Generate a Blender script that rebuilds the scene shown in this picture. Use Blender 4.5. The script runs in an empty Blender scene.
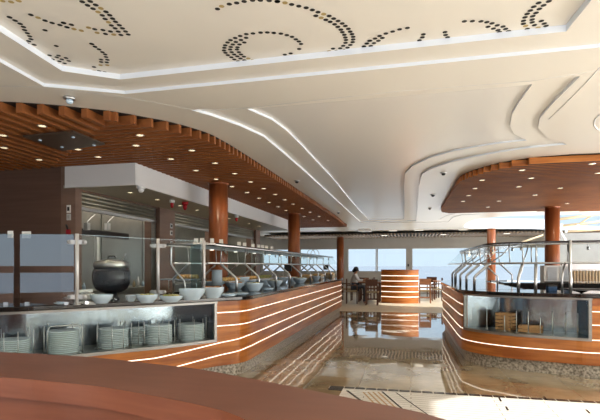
import bpy, bmesh, math, random
from mathutils import Vector, Matrix
from mathutils.geometry import tessellate_polygon
random.seed(7)
SC = bpy.context.scene
COL = SC.collection
PI = math.pi
# ------------------------------------------------------------------ camera
H = 1.42; F = 473.0; YAW = math.radians(13.2); HOR = 266.0
CS, SN = math.cos(YAW), math.sin(YAW)
cd = bpy.data.cameras.new('camera'); cam = bpy.data.objects.new('camera', cd); COL.objects.link(cam)
cam.location = (0, 0, H); cam.rotation_euler = (PI/2, 0, YAW)
cd.sensor_width = 36; cd.lens = F/600*36; cd.shift_y = (HOR-210)/600; cd.clip_end = 60000; cd.clip_start = .05
SC.camera = cam
def w(X, Z): return (X*CS - Z*SN, X*SN + Z*CS)
def at(px, py, z):                      # photo point on the horizontal plane z
    Z = F*(H-z)/(py-HOR); return Vector((*w((px-300)/F*Z, Z), z))
def atD(px, py, Z): return Vector((*w((px-300)/F*Z, Z), H-(py-HOR)*Z/F))
def atX(px, py, x):
    a = (px-300)/F; Z = x/(a*CS-SN); return atD(px, py, Z)
def atY(px, py, y):
    a = (px-300)/F; Z = y/(a*SN+CS); return atD(px, py, Z)
# ------------------------------------------------------------------ materials
def mat(name, col, rough=.5, metal=0, spec=.5, coat=0, coatr=.05, emit=None, estr=0, var=0, vscale=(3,3,3), col2=None, bump=0, bscale=30, detail=4):
    m = bpy.data.materials.new(name); m.use_nodes = True
    nt = m.node_tree; b = nt.nodes['Principled BSDF']
    b.inputs['Base Color'].default_value = (*col, 1); b.inputs['Roughness'].default_value = rough
    b.inputs['Metallic'].default_value = metal; b.inputs['Specular IOR Level'].default_value = spec
    b.inputs['Coat Weight'].default_value = coat; b.inputs['Coat Roughness'].default_value = coatr
    tc = nt.nodes.new('ShaderNodeTexCoord')
    mp = nt.nodes.new('ShaderNodeMapping'); mp.inputs['Scale'].default_value = vscale
    nt.links.new(tc.outputs['Object'], mp.inputs['Vector'])
    nz = nt.nodes.new('ShaderNodeTexNoise'); nz.inputs['Scale'].default_value = 1; nz.inputs['Detail'].default_value = detail
    nt.links.new(mp.outputs['Vector'], nz.inputs['Vector'])
    rp = nt.nodes.new('ShaderNodeValToRGB')
    c2 = col2 or tuple(min(1, c*(1-var)) for c in col)
    rp.color_ramp.elements[0].color = (*c2, 1); rp.color_ramp.elements[1].color = (*col, 1)
    rp.color_ramp.elements[0].position = .35; rp.color_ramp.elements[1].position = .65
    nt.links.new(nz.outputs['Fac'], rp.inputs['Fac']); nt.links.new(rp.outputs['Color'], b.inputs['Base Color'])
    if bump:
        n2 = nt.nodes.new('ShaderNodeTexNoise'); n2.inputs['Scale'].default_value = bscale
        nt.links.new(tc.outputs['Object'], n2.inputs['Vector'])
        bp = nt.nodes.new('ShaderNodeBump'); bp.inputs['Strength'].default_value = bump; bp.inputs['Distance'].default_value = .02
        nt.links.new(n2.outputs['Fac'], bp.inputs['Height']); nt.links.new(bp.outputs['Normal'], b.inputs['Normal'])
    if emit:
        b.inputs['Emission Color'].default_value = (*emit, 1); b.inputs['Emission Strength'].default_value = estr
    return m
def glassmat(name, tint=(.93,.97,.96), k=.10, pw=1.0):
    m = bpy.data.materials.new(name); m.use_nodes = True; nt = m.node_tree; nt.nodes.clear()
    o = nt.nodes.new('ShaderNodeOutputMaterial'); mx = nt.nodes.new('ShaderNodeMixShader')
    t = nt.nodes.new('ShaderNodeBsdfTransparent'); t.inputs['Color'].default_value = (*tint, 1)
    g = nt.nodes.new('ShaderNodeBsdfGlossy'); g.inputs['Roughness'].default_value = .01
    fr = nt.nodes.new('ShaderNodeLayerWeight'); fr.inputs['Blend'].default_value = .5; po = nt.nodes.new('ShaderNodeMath'); po.operation = 'POWER'; po.inputs[1].default_value = 4; nt.links.new(fr.outputs['Facing'], po.inputs[0])
    ma = nt.nodes.new('ShaderNodeMath'); ma.operation = 'MULTIPLY_ADD'; ma.inputs[1].default_value = .6*pw; ma.inputs[2].default_value = k
    nt.links.new(po.outputs[0], ma.inputs[0]); nt.links.new(ma.outputs[0], mx.inputs['Fac'])
    nt.links.new(t.outputs[0], mx.inputs[1]); nt.links.new(g.outputs[0], mx.inputs[2]); nt.links.new(mx.outputs[0], o.inputs['Surface'])
    return m
M = {}
M['ceil'] = mat('cream_paint', (.80,.755,.665), .30, spec=.45, var=.03, vscale=(.5,.5,.5))
M['ceilgloss'] = mat('satin_cream_panel', (.80,.765,.70), .22, spec=.7, var=.02, vscale=(.5,.5,.5))
M['riser'] = mat('white_lacquer', (.82,.88,.96), .35)  # whitened and blued to carry the light falling on the ceiling risers
M['hole'] = mat('dark_perforation', (.02,.017,.012), .8)
M['holegold'] = mat('gold_perforation', (.45,.33,.12), .6)
M['wood'] = mat('cherry_veneer', (.58,.21,.045), .30, spec=.4, coat=.08, var=0, col2=(.33,.095,.02), vscale=(1.3,1.3,16), detail=6)
M['woodcol'] = mat('cherry_column', (.32,.098,.032), .3, col2=(.24,.066,.02), vscale=(12,12,.8))
M['slat'] = mat('canopy_slat_wood', (.31,.110,.033), .45, spec=.3, col2=(.24,.080,.024), vscale=(1.5,1.5,6))
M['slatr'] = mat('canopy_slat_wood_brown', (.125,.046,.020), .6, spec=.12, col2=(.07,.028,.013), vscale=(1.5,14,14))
M['slatback'] = mat('canopy_backing', (.02,.008,.004), .7, var=.2)
M['bar'] = mat('mahogany_bar', (.19,.076,.048), .42, col2=(.15,.058,.036), vscale=(3,9,9), coat=.1, coatr=.2, detail=6)
M['barfront'] = mat('mahogany_edge', (.27,.085,.042), .42, col2=(.21,.062,.030), vscale=(2,2,22), detail=6)
M['brown'] = mat('brown_laminate', (.155,.085,.058), .5, col2=(.13,.07,.048), vscale=(1,1,25))
M['brownl'] = mat('light_brown_laminate', (.23,.145,.105), .45, col2=(.20,.12,.085), vscale=(1,1,10))
M['white'] = mat('white_paint', (.80,.80,.80), .45, var=.02)
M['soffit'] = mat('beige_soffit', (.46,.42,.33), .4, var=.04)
M['granite'] = mat('speckled_granite', (.62,.58,.50), .3, col2=(.16,.14,.11), vscale=(34,34,34), detail=5)
M['stone'] = mat('black_stone', (.018,.017,.017), .08, spec=.6, var=.3, vscale=(40,40,40))
M['steel'] = mat('brushed_steel', (.55,.55,.54), .28, metal=1, var=.15, vscale=(3,3,40))
M['frame'] = mat('satin_frame_steel', (.36,.35,.33), .4, metal=1, var=.15, vscale=(3,3,40))
M['alu'] = mat('satin_aluminium', (.78,.79,.80), .4, metal=.4, var=.05)
M['niche'] = mat('niche_glow_fill', (1,1,1), .4, emit=(1,.98,.94), estr=2.2)  # glow of the strip added to brighten the niches
M['chrome'] = mat('polished_tube', (.72,.73,.74), .32, metal=1, var=.05)
M['mirror'] = mat('mirror_steel', (.40,.45,.51), .2, metal=1, var=.1, bump=.22, bscale=6)
M['ksteel'] = mat('kitchen_steel', (.34,.35,.32), .32, metal=.8, var=.2, vscale=(2,2,2))
M['led'] = mat('lit_strip', (1,.95,.85), .4, emit=(1,.90,.74), estr=1.3)
M['lamp'] = mat('lamp_lens', (1,.9,.7), .4, emit=(1,.80,.50), estr=2.0)
M['lampw'] = mat('pale_lamp_lens', (1,.95,.85), .4, emit=(1,.93,.80), estr=1.6)
M['plate'] = mat('pale_blue_china', (.64,.74,.78), .25, spec=.6, var=.04)
M['china'] = mat('white_china', (.58,.74,.88), .15, spec=.6, var=.03)
M['black'] = mat('black_enamel', (.008,.010,.016), .06, spec=.5, var=.2)
M['dark'] = mat('dark_plastic', (.03,.03,.03), .45, var=.2)
M['grey'] = mat('grey_paint', (.62,.62,.60), .5, var=.04)
M['lgrey'] = mat('light_grey_paint', (.66,.67,.66), .5, var=.04)
M['shutter'] = mat('shutter_metal', (.33,.31,.24), .4, metal=.5, var=.2, vscale=(1,1,5))
M['red'] = mat('red_plastic', (.45,.01,.02), .3, var=.2)
M['card'] = mat('card', (.85,.85,.82), .6, var=.03)
M['bread'] = mat('golden_crust', (.88,.60,.24), .7, col2=(.62,.33,.10), vscale=(30,30,30), bump=.5)
M['meat'] = mat('roast_food', (.40,.13,.06), .5, col2=(.55,.30,.10), vscale=(35,35,35))
M['green'] = mat('leafy_food', (.22,.30,.06), .6, col2=(.60,.50,.25), vscale=(35,35,35))
M['cloth'] = mat('white_cloth', (.80,.80,.79), .8, var=.05)
M['chair'] = mat('chair_wood', (.13,.055,.03), .4, var=.2)
M['chairl'] = mat('chair_wood_light', (.36,.16,.08), .4, var=.2)
M['seat'] = mat('tan_upholstery', (.42,.33,.20), .8, var=.15)
M['skin'] = mat('skin', (.34,.17,.11), .5, var=.05)
M['hair'] = mat('black_hair', (.012,.01,.01), .5, var=.2, vscale=(60,60,10))
M['shirt'] = mat('pale_shirt', (.60,.62,.66), .8, var=.1)
M['trousers'] = mat('dark_trousers', (.03,.035,.05), .8, var=.1)
M['deckpaint'] = mat('ship_white', (.80,.82,.82), .5, var=.05)
M['glass'] = glassmat('clear_glass', (.95,.975,.97), .004, .12)
M['glassd'] = glassmat('smoked_shelf_glass', (.45,.47,.48), .02, .5)
M['glassr'] = glassmat('reflective_glass', (.72,.74,.76), .20)
M['glasst'] = glassmat('green_edge_glass', (.75,.90,.90), .12)
M['wglass'] = glassmat('window_glass', (.97,.99,1), .02, .4)
M['tan'] = mat('sandy_steel', (.62,.48,.30), .5, var=.05)
M['crate'] = mat('crate_wood', (.75,.42,.18), .5, var=.2)
M['blue'] = mat('blue_box', (.03,.10,.25), .5, var=.1)

# floor tile material: warm polished stone with thin joints
def floor_mat():
    m = bpy.data.materials.new('polished_tile'); m.use_nodes = True; nt = m.node_tree; b = nt.nodes['Principled BSDF']
    tc = nt.nodes.new('ShaderNodeTexCoord')
    n1 = nt.nodes.new('ShaderNodeTexNoise'); n1.inputs['Scale'].default_value = 1.3; n1.inputs['Detail'].default_value = 7; n1.inputs['Roughness'].default_value = .65
    nt.links.new(tc.outputs['Object'], n1.inputs['Vector'])
    rp = nt.nodes.new('ShaderNodeValToRGB'); e = rp.color_ramp.elements
    e[0].position = .35; e[0].color = (.30,.235,.14,1); e[1].position = .68; e[1].color = (.52,.43,.285,1)
    nt.links.new(n1.outputs['Fac'], rp.inputs['Fac'])
    br = nt.nodes.new('ShaderNodeTexBrick'); br.offset = 0; br.inputs['Scale'].default_value = 1
    br.inputs['Brick Width'].default_value = .6; br.inputs['Row Height'].default_value = .6; br.inputs['Mortar Size'].default_value = .004
    br.inputs['Color1'].default_value = (1,1,1,1); br.inputs['Color2'].default_value = (.93,.93,.93,1); br.inputs['Mortar'].default_value = (.72,.68,.62,1)
    nt.links.new(tc.outputs['Object'], br.inputs['Vector'])
    mx = nt.nodes.new('ShaderNodeMix'); mx.data_type = 'RGBA'; mx.blend_type = 'MULTIPLY'; mx.inputs['Factor'].default_value = 1
    nt.links.new(rp.outputs['Color'], mx.inputs[6]); nt.links.new(br.outputs['Color'], mx.inputs[7]); nt.links.new(mx.outputs[2], b.inputs['Base Color'])
    b.inputs['Roughness'].default_value = .045; b.inputs['Specular IOR Level'].default_value = .75
    b.inputs['Coat Weight'].default_value = .5; b.inputs['Coat Roughness'].default_value = .02
    n2 = nt.nodes.new('ShaderNodeTexNoise'); n2.inputs['Scale'].default_value = 1.6; n2.inputs['Detail'].default_value = 1
    nt.links.new(tc.outputs['Object'], n2.inputs['Vector'])
    bp = nt.nodes.new('ShaderNodeBump'); bp.inputs['Strength'].default_value = .10; bp.inputs['Distance'].default_value = .03
    nt.links.new(n2.outputs['Fac'], bp.inputs['Height']); nt.links.new(bp.outputs['Normal'], b.inputs['Normal']); nt.links.new(bp.outputs['Normal'], b.inputs['Coat Normal'])
    return m
def deck_mat():
    m = bpy.data.materials.new('bleached_deck'); m.use_nodes = True; nt = m.node_tree; b = nt.nodes['Principled BSDF']
    tc = nt.nodes.new('ShaderNodeTexCoord')
    br = nt.nodes.new('ShaderNodeTexBrick'); br.offset = .37; br.inputs['Scale'].default_value = 1
    br.inputs['Brick Width'].default_value = 1.35; br.inputs['Row Height'].default_value = .075; br.inputs['Mortar Size'].default_value = .004
    br.inputs['Color1'].default_value = (.82,.80,.75,1); br.inputs['Color2'].default_value = (.74,.71,.65,1); br.inputs['Mortar'].default_value = (.20,.15,.10,1)
    nt.links.new(tc.outputs['Object'], br.inputs['Vector']); nt.links.new(br.outputs['Color'], b.inputs['Base Color'])
    b.inputs['Roughness'].default_value = .4
    return m
def sea_mat():
    m = bpy.data.materials.new('sea_water'); m.use_nodes = True; nt = m.node_tree; b = nt.nodes['Principled BSDF']
    tc = nt.nodes.new('ShaderNodeTexCoord'); n1 = nt.nodes.new('ShaderNodeTexNoise'); n1.inputs['Scale'].default_value = .02
    nt.links.new(tc.outputs['Object'], n1.inputs['Vector'])
    rp = nt.nodes.new('ShaderNodeValToRGB'); e = rp.color_ramp.elements
    e[0].color = (.27,.32,.39,1); e[1].color = (.31,.36,.42,1); nt.links.new(n1.outputs['Fac'], rp.inputs['Fac'])
    nt.links.new(rp.outputs['Color'], b.inputs['Base Color']); b.inputs['Roughness'].default_value = .9; b.inputs['Specular IOR Level'].default_value = .1
    return m
M['floor'] = floor_mat(); M['deck'] = deck_mat(); M['sea'] = sea_mat()
# ------------------------------------------------------------------ mesh builder
class MB:
    def __init__(s): s.v = []; s.f = []; s.mi = []; s.k = 0; s.sm = []
    def add(s, vs, fs, smooth=False):
        o = len(s.v); s.v += [tuple(v) for v in vs]
        for f in fs: s.f.append([i+o for i in f]); s.mi.append(s.k); s.sm.append(smooth)
        return s
    def box(s, x0, x1, y0, y1, z0, z1):
        return s.add([(x,y,z) for z in (z0,z1) for y in (y0,y1) for x in (x0,x1)],
              [(0,2,3,1),(4,5,7,6),(0,1,5,4),(2,6,7,3),(0,4,6,2),(1,3,7,5)])
    def obox(s, c, sx, sy, sz, rz=0, rx=0):
        R = Matrix.Rotation(rz,3,'Z') @ Matrix.Rotation(rx,3,'X')
        vs = [Vector(c)+R@Vector((x*sx/2,y*sy/2,z*sz/2)) for z in (-1,1) for y in (-1,1) for x in (-1,1)]
        return s.add(vs, [(0,2,3,1),(4,5,7,6),(0,1,5,4),(2,6,7,3),(0,4,6,2),(1,3,7,5)])
    def tube(s, pts, r, n=8, closed=False):
        pts = [Vector(p) for p in pts]; N = len(pts); vs = []; up0 = None
        for i, p in enumerate(pts):
            a = pts[i-1] if (i or closed) else p; b = pts[(i+1)%N] if (i < N-1 or closed) else p
            t = (b-a).normalized()
            if up0 is None: up0 = Vector((0,0,1)) if abs(t.z) < .9 else Vector((1,0,0))
            u = (up0 - t*up0.dot(t)).normalized(); up0 = u; q = t.cross(u)
            rr = r[i] if isinstance(r, (list,tuple)) else r
            vs += [p + (u*math.cos(2*PI*j/n) + q*math.sin(2*PI*j/n))*rr for j in range(n)]
        fs = []
        for i in range(N if closed else N-1):
            for j in range(n):
                a = i*n+j; b = i*n+(j+1)%n; c = ((i+1)%N)*n+(j+1)%n; d = ((i+1)%N)*n+j; fs.append((a,d,c,b))
        if not closed: fs += [list(range(n)), list(range(N*n-1, (N-1)*n-1, -1))]
        return s.add(vs, fs, True)
    def lathe(s, prof, c=(0,0,0), n=24, sx=1, sy=1, sup=1.0):
        vs = []; fs = []; m = len(prof)
        for r, z in prof:
            for j in range(n):
                ca, sa = math.cos(2*PI*j/n), math.sin(2*PI*j/n)
                if sup != 1: ca = math.copysign(abs(ca)**sup, ca); sa = math.copysign(abs(sa)**sup, sa)
                vs.append((c[0]+r*ca*sx, c[1]+r*sa*sy, c[2]+z))
        for i in range(m-1):
            for j in range(n): fs.append((i*n+j, i*n+(j+1)%n, (i+1)*n+(j+1)%n, (i+1)*n+j))
        if prof[0][0] > 1e-4: fs.append(list(range(n-1,-1,-1)))
        if prof[-1][0] > 1e-4: fs.append(list(range((m-1)*n, m*n)))
        return s.add(vs, fs, True)
    def sphere(s, c, r, sx=1, sy=1, sz=1, n=10, m=6):
        vs = [(c[0], c[1], c[2]-r*sz)]
        for i in range(1, m):
            t = -PI/2 + PI*i/m
            vs += [(c[0]+r*sx*math.cos(t)*math.cos(2*PI*j/n), c[1]+r*sy*math.cos(t)*math.sin(2*PI*j/n), c[2]+r*sz*math.sin(t)) for j in range(n)]
        vs.append((c[0], c[1], c[2]+r*sz)); L = len(vs)-1; fs = []
        for j in range(n):
            fs.append((0, 1+(j+1)%n, 1+j)); fs.append((L, 1+(m-2)*n+j, 1+(m-2)*n+(j+1)%n))
            for i in range(m-2): fs.append((1+i*n+j, 1+i*n+(j+1)%n, 1+(i+1)*n+(j+1)%n, 1+(i+1)*n+j))
        return s.add(vs, fs, True)
    def flat(s, loops, z, down=True):          # polygon with holes, loops of (x,y)
        L3 = [[Vector((p[0],p[1],0)) for p in l] for l in loops]; fl = [p for l in L3 for p in l]
        tr = tessellate_polygon(L3); fs = []
        for t in tr:
            a, b, c = (fl[i] for i in t); n = (b-a).cross(c-a).z
            if abs(n) < 1e-9: continue
            fs.append(tuple(t) if (n < 0) == down else tuple(reversed(t)))
        return s.add([(p.x,p.y,z) for p in fl], fs)
    def prism(s, poly, z0, z1):
        s.flat([poly], z0, True); s.flat([poly], z1, False); n = len(poly)
        return s.add([(p[0],p[1],z) for z in (z0,z1) for p in poly], [(i,(i+1)%n,n+(i+1)%n,n+i) for i in range(n)])
    def wall(s, A, B, zA, zB, closed=True):    # band between two loops of equal length
        n = len(A); r = n if closed else n-1
        return s.add([(p[0],p[1],zA) for p in A]+[(p[0],p[1],zB) for p in B], [(i,(i+1)%n,n+(i+1)%n,n+i) for i in range(r)])
    def sweep(s, path, side, prof, zf=None, smooth=False):   # prof: closed (off,z); off>0 outward
        nm = normals(path, side); m = len(prof); vs = []; N = len(path)
        S = arclen(path)
        for i, p in enumerate(path):
            dz = zf(S[i]) if zf else 0
            vs += [(p[0]+nm[i][0]*o, p[1]+nm[i][1]*o, z+dz) for o, z in prof]
        fs = [(i*m+j, i*m+(j+1)%m, (i+1)*m+(j+1)%m, (i+1)*m+j) for i in range(N-1) for j in range(m)]
        fs += [list(range(m)), list(range((N-1)*m, N*m))]
        return s.add(vs, fs, smooth)
    def build(s, name, mats, parent=None, loc=None):
        me = bpy.data.meshes.new(name); me.from_pydata(s.v, [], s.f)
        for m in (mats if isinstance(mats, (list,tuple)) else [mats]): me.materials.append(m)
        me.polygons.foreach_set('material_index', s.mi); me.polygons.foreach_set('use_smooth', s.sm)
        bm = bmesh.new(); bm.from_mesh(me); bmesh.ops.recalc_face_normals(bm, faces=bm.faces); bm.to_mesh(me); bm.free()
        o = bpy.data.objects.new(name, me); COL.objects.link(o)
        if any(s.sm) and not all(s.sm): pass
        if parent: o.parent = parent
        if loc: o.location = loc
        return o
def arclen(p):
    S = [0]
    for a, b in zip(p, p[1:]): S.append(S[-1]+math.dist(a[:2], b[:2]))
    return S
def normals(path, side):
    out = []; N = len(path)
    for i in range(N):
        a = path[max(i-1,0)]; b = path[min(i+1,N-1)]; dx, dy = b[0]-a[0], b[1]-a[1]; l = math.hypot(dx,dy) or 1
        out.append((dy/l*side, -dx/l*side))
    return out
def offset(path, side, d): return [(p[0]+n[0]*d, p[1]+n[1]*d) for p, n in zip(path, normals(path, side))]
def smooth(pts, k=6, closed=False):
    P = [Vector(p[:2]) for p in pts]; N = len(P); out = []
    for i in range(N if closed else N-1):
        p1, p2 = P[i], P[(i+1)%N]
        p0 = P[i-1] if (i or closed) else p1*2-p2; p3 = P[(i+2)%N] if (i+2 < N or closed) else p2*2-p1
        for j in range(k):
            t = j/k
            out.append(tuple(.5*((2*p1)+(p2-p0)*t+(2*p0-5*p1+4*p2-p3)*t*t+(3*p1-p0-3*p2+p3)*t**3)))
    if not closed: out.append(tuple(P[-1]))
    return out
def resample(path, ds):
    S = arclen(path); n = max(2, int(S[-1]/ds)); return [pt(path, S[-1]*i/n) for i in range(n+1)]
def pt(path, s):
    S = arclen(path)
    for i in range(len(S)-1):
        if s <= S[i+1] or i == len(S)-2:
            t = (s-S[i])/max(S[i+1]-S[i], 1e-9); a, b = path[i], path[i+1]
            return (a[0]+(b[0]-a[0])*t, a[1]+(b[1]-a[1])*t)
def sub(path, s0, s1):
    S = arclen(path); return [pt(path, s0)] + [p for p, s in zip(path, S) if s0+1e-4 < s < s1-1e-4] + [pt(path, s1)]
def near_s(path, q):
    best = min(((math.dist(pt(path, s*.02), q[:2]), s*.02) for s in range(int(arclen(path)[-1]/.02))), key=lambda t: t[0]); return best[1]
def tag(o, label=None, cat=None, group=None, kind=None):
    if label: o['label'] = label
    if cat: o['category'] = cat
    if group: o['group'] = group
    if kind: o['kind'] = kind
    return o
def empty(name, loc=(0,0,0), rz=0, label=None, cat=None, group=None):
    o = bpy.data.objects.new(name, None); COL.objects.link(o); o.location = loc; o.rotation_euler.z = rz; o.empty_display_size = .1
    return tag(o, label, cat, group)
def struct(name, mb, m): return tag(mb.build(name, m), kind='structure')
def clone(o, parent=None):
    c = o.copy(); COL.objects.link(c)
    if parent: c.parent = parent
    for ch in list(o.children): clone(ch, c)
    return c
def place(proto, used, loc, rz=0, label=None, group=None, sc=None):
    o = proto if not used else clone(proto)
    o.location = loc; o.rotation_euler.z = rz
    if sc: o.scale = sc
    if label: o['label'] = label
    if group: o['group'] = group
    return o
def rel(parent_loc, v): return tuple(a-b for a, b in zip(v, parent_loc))

CZ = 3.04; KZ = 2.94       # ceiling and underside of the wooden canopies
def L(pxs, z): return [tuple(at(a, b, z)[:2]) for a, b in pxs]
# ------------------------------------------------------------------ FLOOR
b = MB(); b.add([(-14,-6,0),(16,-6,0),(16,25.2,0),(-14,25.2,0)], [(0,1,2,3)]); struct('floor', b, M['floor'])
DX = at(343,389,0).x; DY = 5.52
b = MB(); b.box(-14, 16, 14.75, 25.19, -.01, .003); struct('floor_seating', b, mat('honed_beige_stone',(.66,.58,.44),.42,var=.12,vscale=(1.5,1.5,1.5)))
b = MB(); b.box(DX, 9, -3, DY-.08, -.01, .004); struct('floor_deck', b, M['deck'])
b = MB(); b.k = 0
b.box(DX-.16, DX, DY-.17, DY, -.01, .006)
nn = int((9-DX)/.125)
for i in range(nn):
    x = DX+.012+i*.125; b.box(x, x+.112, DY-.068, DY, -.01, .006)
b.k = 1; b.box(DX-.17, 9, DY-.08, DY+.008, -.01, .003)
b.k = 0
# dark inlay strips and pale inlay fan in the deck
def inlay(p, q, wd, k):
    a = Vector(at(*p, 0)[:2]); c = Vector(at(*q, 0)[:2]); d = (c-a).normalized()*wd/2; n = Vector((-d.y, d.x)); b.k = k
    b.add([(*(a+n),.006),(*(c+n),.006),(*(c-n),.006),(*(a-n),.006)], [(0,1,2,3)])
inlay((347,391),(362,402),.03,0); inlay((382,392),(412,418),.022,0); inlay((396,393),(436,421),.014,0)
for q in range(4): inlay((363+q*5,392.5),(380+q*8,410+q*2),.02,2)
for p, q in (((499,398),(501,402)),((506,407),(508,411)),((544,397),(547,401)),((586,410),(590,414))): inlay(p,q,.02,0)
struct('trim_1', b, [mat('dark_mosaic',(.035,.03,.028),.25,var=.3), mat('pale_grout',(.55,.50,.42),.6,var=.1), mat('tan_inlay',(.50,.32,.15),.5,var=.1)])
# ------------------------------------------------------------------ CEILING
A1 = L([(-150,-8),(0,62),(44,86.5),(125,94),(600,47.5)], CZ); A1.append((3.4, A1[-1][1])); A1 += [(3.4,.6), (A1[0][0],.6)]
Az2 = CZ+.03
A2 = L([(-160,-42),(0,31.5),(62,71),(120,79.5),(566,31.5)], Az2)
A2.append(tuple(at(590,2,Az2)[:2])); A2 += [(A2[-1][0]+.25, .8), (A2[0][0],.8)]
A2b = [A2[0],A2[1],A2[2],A2[3],A2[4],A2[5],A2[6],A2[7]]
# outer loop must have as many corners as the inner one
A1 = A1[:5] + [A1[5], A1[6], A1[7]]
B1 = L([(191,110),(212,116),(240,126),(264,137),(282,152),(300,167.5),(316,182),(338,202),(360,222),(380,221.7),(400,221.5),(416,221),(417.5,206),(419,185),(422,174),(430,169.5),(450,162.5),(475,157),(500,152.5),(530,148),(567,144.5),(547,137.5),(538,128),(540,118),(556,100),(580,76.5)], CZ)
B2 = L([(247,109),(272,120),(287,131),(300,144),(315,160),(332,178),(346,195),(358,209),(369,220),(380,220),(392,220),(404,219.5),(404.5,206),(404,188),(405,174),(412,166.5),(430,158),(455,151),(480,146.5),(500,143.5),(527,140.5),(514,134),(510,126),(512,114),(520,101),(532,84.5)], CZ+.03)
SKY = smooth(L([(464,227),(470,221.5),(490,217.5),(530,215.5),(600,213.5),(700,211),(760,222),(700,236),(600,235),(556,232.5),(545,229.5),(500,228.8),(475,228.6)], CZ), 4, True)
S2 = [(3.75,2.3),(7.4,2.3),(7.4,4.92),(4.1,4.92),(3.75,4.6)]  # unseen opening, added to let the sun reach the deck
A1c = [p for p in A1]
b = MB(); b.flat([[(-14,-6),(16,-6),(16,25.2),(-14,25.2)], A1c, B1, SKY, S2], CZ)
b.k = 1
b.wall(A1, A1, CZ, CZ+.03)
# cove band, rises to the second step
b.k = 0; b.flat([A1, A2], Az2)
b.k = 1; b.wall(A2, A2, Az2, Az2+.048)
struct('ceiling', b, [M['ceil'], M['riser']])
# tray panel with perforations
TZ = Az2+.048
b = MB(); b.k = 0
tray_hole = [S2] if False else []
b.flat([A2]+tray_hole, TZ)
def dots(lst, gold=()):
    for i, (x, y) in enumerate(lst):
        c = at(x, y, TZ-.002); r = .018; b.k = 2 if i in gold else 1
        b.add([(c.x+r*math.cos(t*PI/6), c.y+r*math.sin(t*PI/6), TZ-.002) for t in range(12)], [list(range(11,-1,-1))])
def s7(ox, oy, sc, pts): return [(ox+x/sc, oy+y/sc) for x, y in pts]
dots(s7(0,0,8.571,[(82,148),(130,177),(173,204),(201,231),(211,258),(234,285),(254,311),(265,336),(245,353),(231,372),(216,388),(264,399),(293,384),(264,127),(326,152),(386,177),(447,197),(513,215),(545,196),(574,234),(386,260),(482,394),(20,8),(95,17),(160,8)]), (21,22,23,14,24))
dots(s7(60,0,8.571,[(190,15),(259,12),(236,46),(306,43),(283,75),(350,72),(326,103),(394,101),(362,132),(426,130),(387,163),(451,160),(415,191),(476,187),(440,218),(508,216),(472,243),(535,243),(499,271),(562,270),(522,300),(585,296),(461,297),(432,270),(390,291),(368,258),(318,281),(298,251),(30,197),(98,212),(59,234),(120,249),(183,263),(245,237),(270,376),(300,401)]), (5,6,31,12,26,22,33,32))
dots(s7(0,30,5,[(281,80),(248,127),(293,128),(262,147),(330,140),(284,137),(309,147),(297,157),(323,167),(285,167),(344,155),(460,70),(475,84),(495,97),(512,111),(526,122),(530,135),(537,149),(505,148),(506,160),(534,162),(503,176),(536,176),(470,185),(470,203),(523,211),(495,205)]), (24,22,21))
dots(s7(200,0,6,[(105,54),(130,38),(176,25),(220,18),(265,9),(315,2),(362,2),(415,4),(463,10),(318,201),(364,196),(404,195),(443,198),(278,205),(241,216),(277,227),(211,228),(246,240),(183,241),(215,252),(266,255),(165,255),(197,267),(237,267),(151,272),(185,282),(225,284),(146,287),(181,297),(222,297),(144,303),(190,313),(233,313),(153,317),(205,327),(246,327),(167,331),(224,338),(264,340),(188,344),(243,351),(290,351),(206,357),(230,368),(267,362),(316,361)]), (1,41,45))
dots(s7(270,0,6,[(45,9),(90,17),(130,27),(173,37),(217,47),(254,60),(288,73),(322,85),(355,96),(382,112),(408,126),(433,141),(452,156),(470,173),(481,190),(492,205),(499,221),(499,237),(496,253),(482,270),(465,286),(445,301),(275,95),(307,107),(335,119),(361,131),(388,146),(407,161),(425,178),(434,193),(446,209),(452,225),(456,240),(453,257),(439,275),(421,290),(398,306),(378,292),(355,308),(23,198),(65,202),(101,211),(132,221),(155,236),(173,249),(186,264),(175,294),(124,321),(89,328),(563,279),(580,262),(597,245)]), (1,7,23,38))
dots(s7(360,0,5,[(237,140),(198,147),(163,158),(129,168),(98,180),(75,193),(112,190),(50,204),(92,204),(35,218),(70,216),(20,232),(54,230),(317,172),(312,187),(297,202),(425,161),(428,175),(438,187),(522,107),(562,106)]))
dots(s7(480,0,5,[(5,107),(34,111),(60,117),(86,127),(115,133),(40,134),(67,143),(90,151),(128,145),(97,161),(142,156),(344,7),(293,15),(318,27),(269,34),(297,45),(252,53),(280,65),(236,70),(264,81),(225,87),(218,104),(261,98),(307,105),(217,119),(261,112),(321,118),(228,130),(272,126),(236,145),(290,139),(330,130),(254,154),(302,149),(347,140)]), (30,33,27))
struct('ceiling_tray', b, [M['ceil'], M['hole'], M['holegold']])
b = MB(); b.k = 1
b.wall(B1, B1, CZ, CZ+.03); b.k = 0; b.flat([B1, B2], CZ+.03); b.k = 1; b.wall(B2, B2, CZ+.03, CZ+.055); b.k = 2; b.flat([B2], CZ+.055)
struct('ceiling_panel', b, [M['ceil'], M['riser'], M['ceilgloss']])
# skylight well, and sides of the added unseen opening
b = MB(); b.wall(S2, S2, CZ, CZ+.2); b.wall(SKY, SKY, CZ, CZ+.45); struct('trim_2', b, M['riser'])
# grooves and small round recess at the right edge of the view
b = MB()
def groove(pts, z, r):
    P = [at(x, y, z) for x, y in pts]; b.tube([(p.x,p.y,z) for p in P], r, 6)
groove([(600,67),(585,84),(565,104),(549,119)], CZ, .005); groove([(600,114),(595,119),(594,125),(597,129),(603,131)], CZ, .008)
groove([(380,222.3),(448,221.8),(453,217),(462,214.5),(480,214)], CZ, .012); groove([(440,219),(446,215.5),(455,213.5)], CZ, .01)
groove([(0,86),(45,87),(125,97),(200,111),(246,108),(400,91),(532,81),(600,70)], CZ, .002)
struct('trim_3', b, M['grey'])
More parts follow.
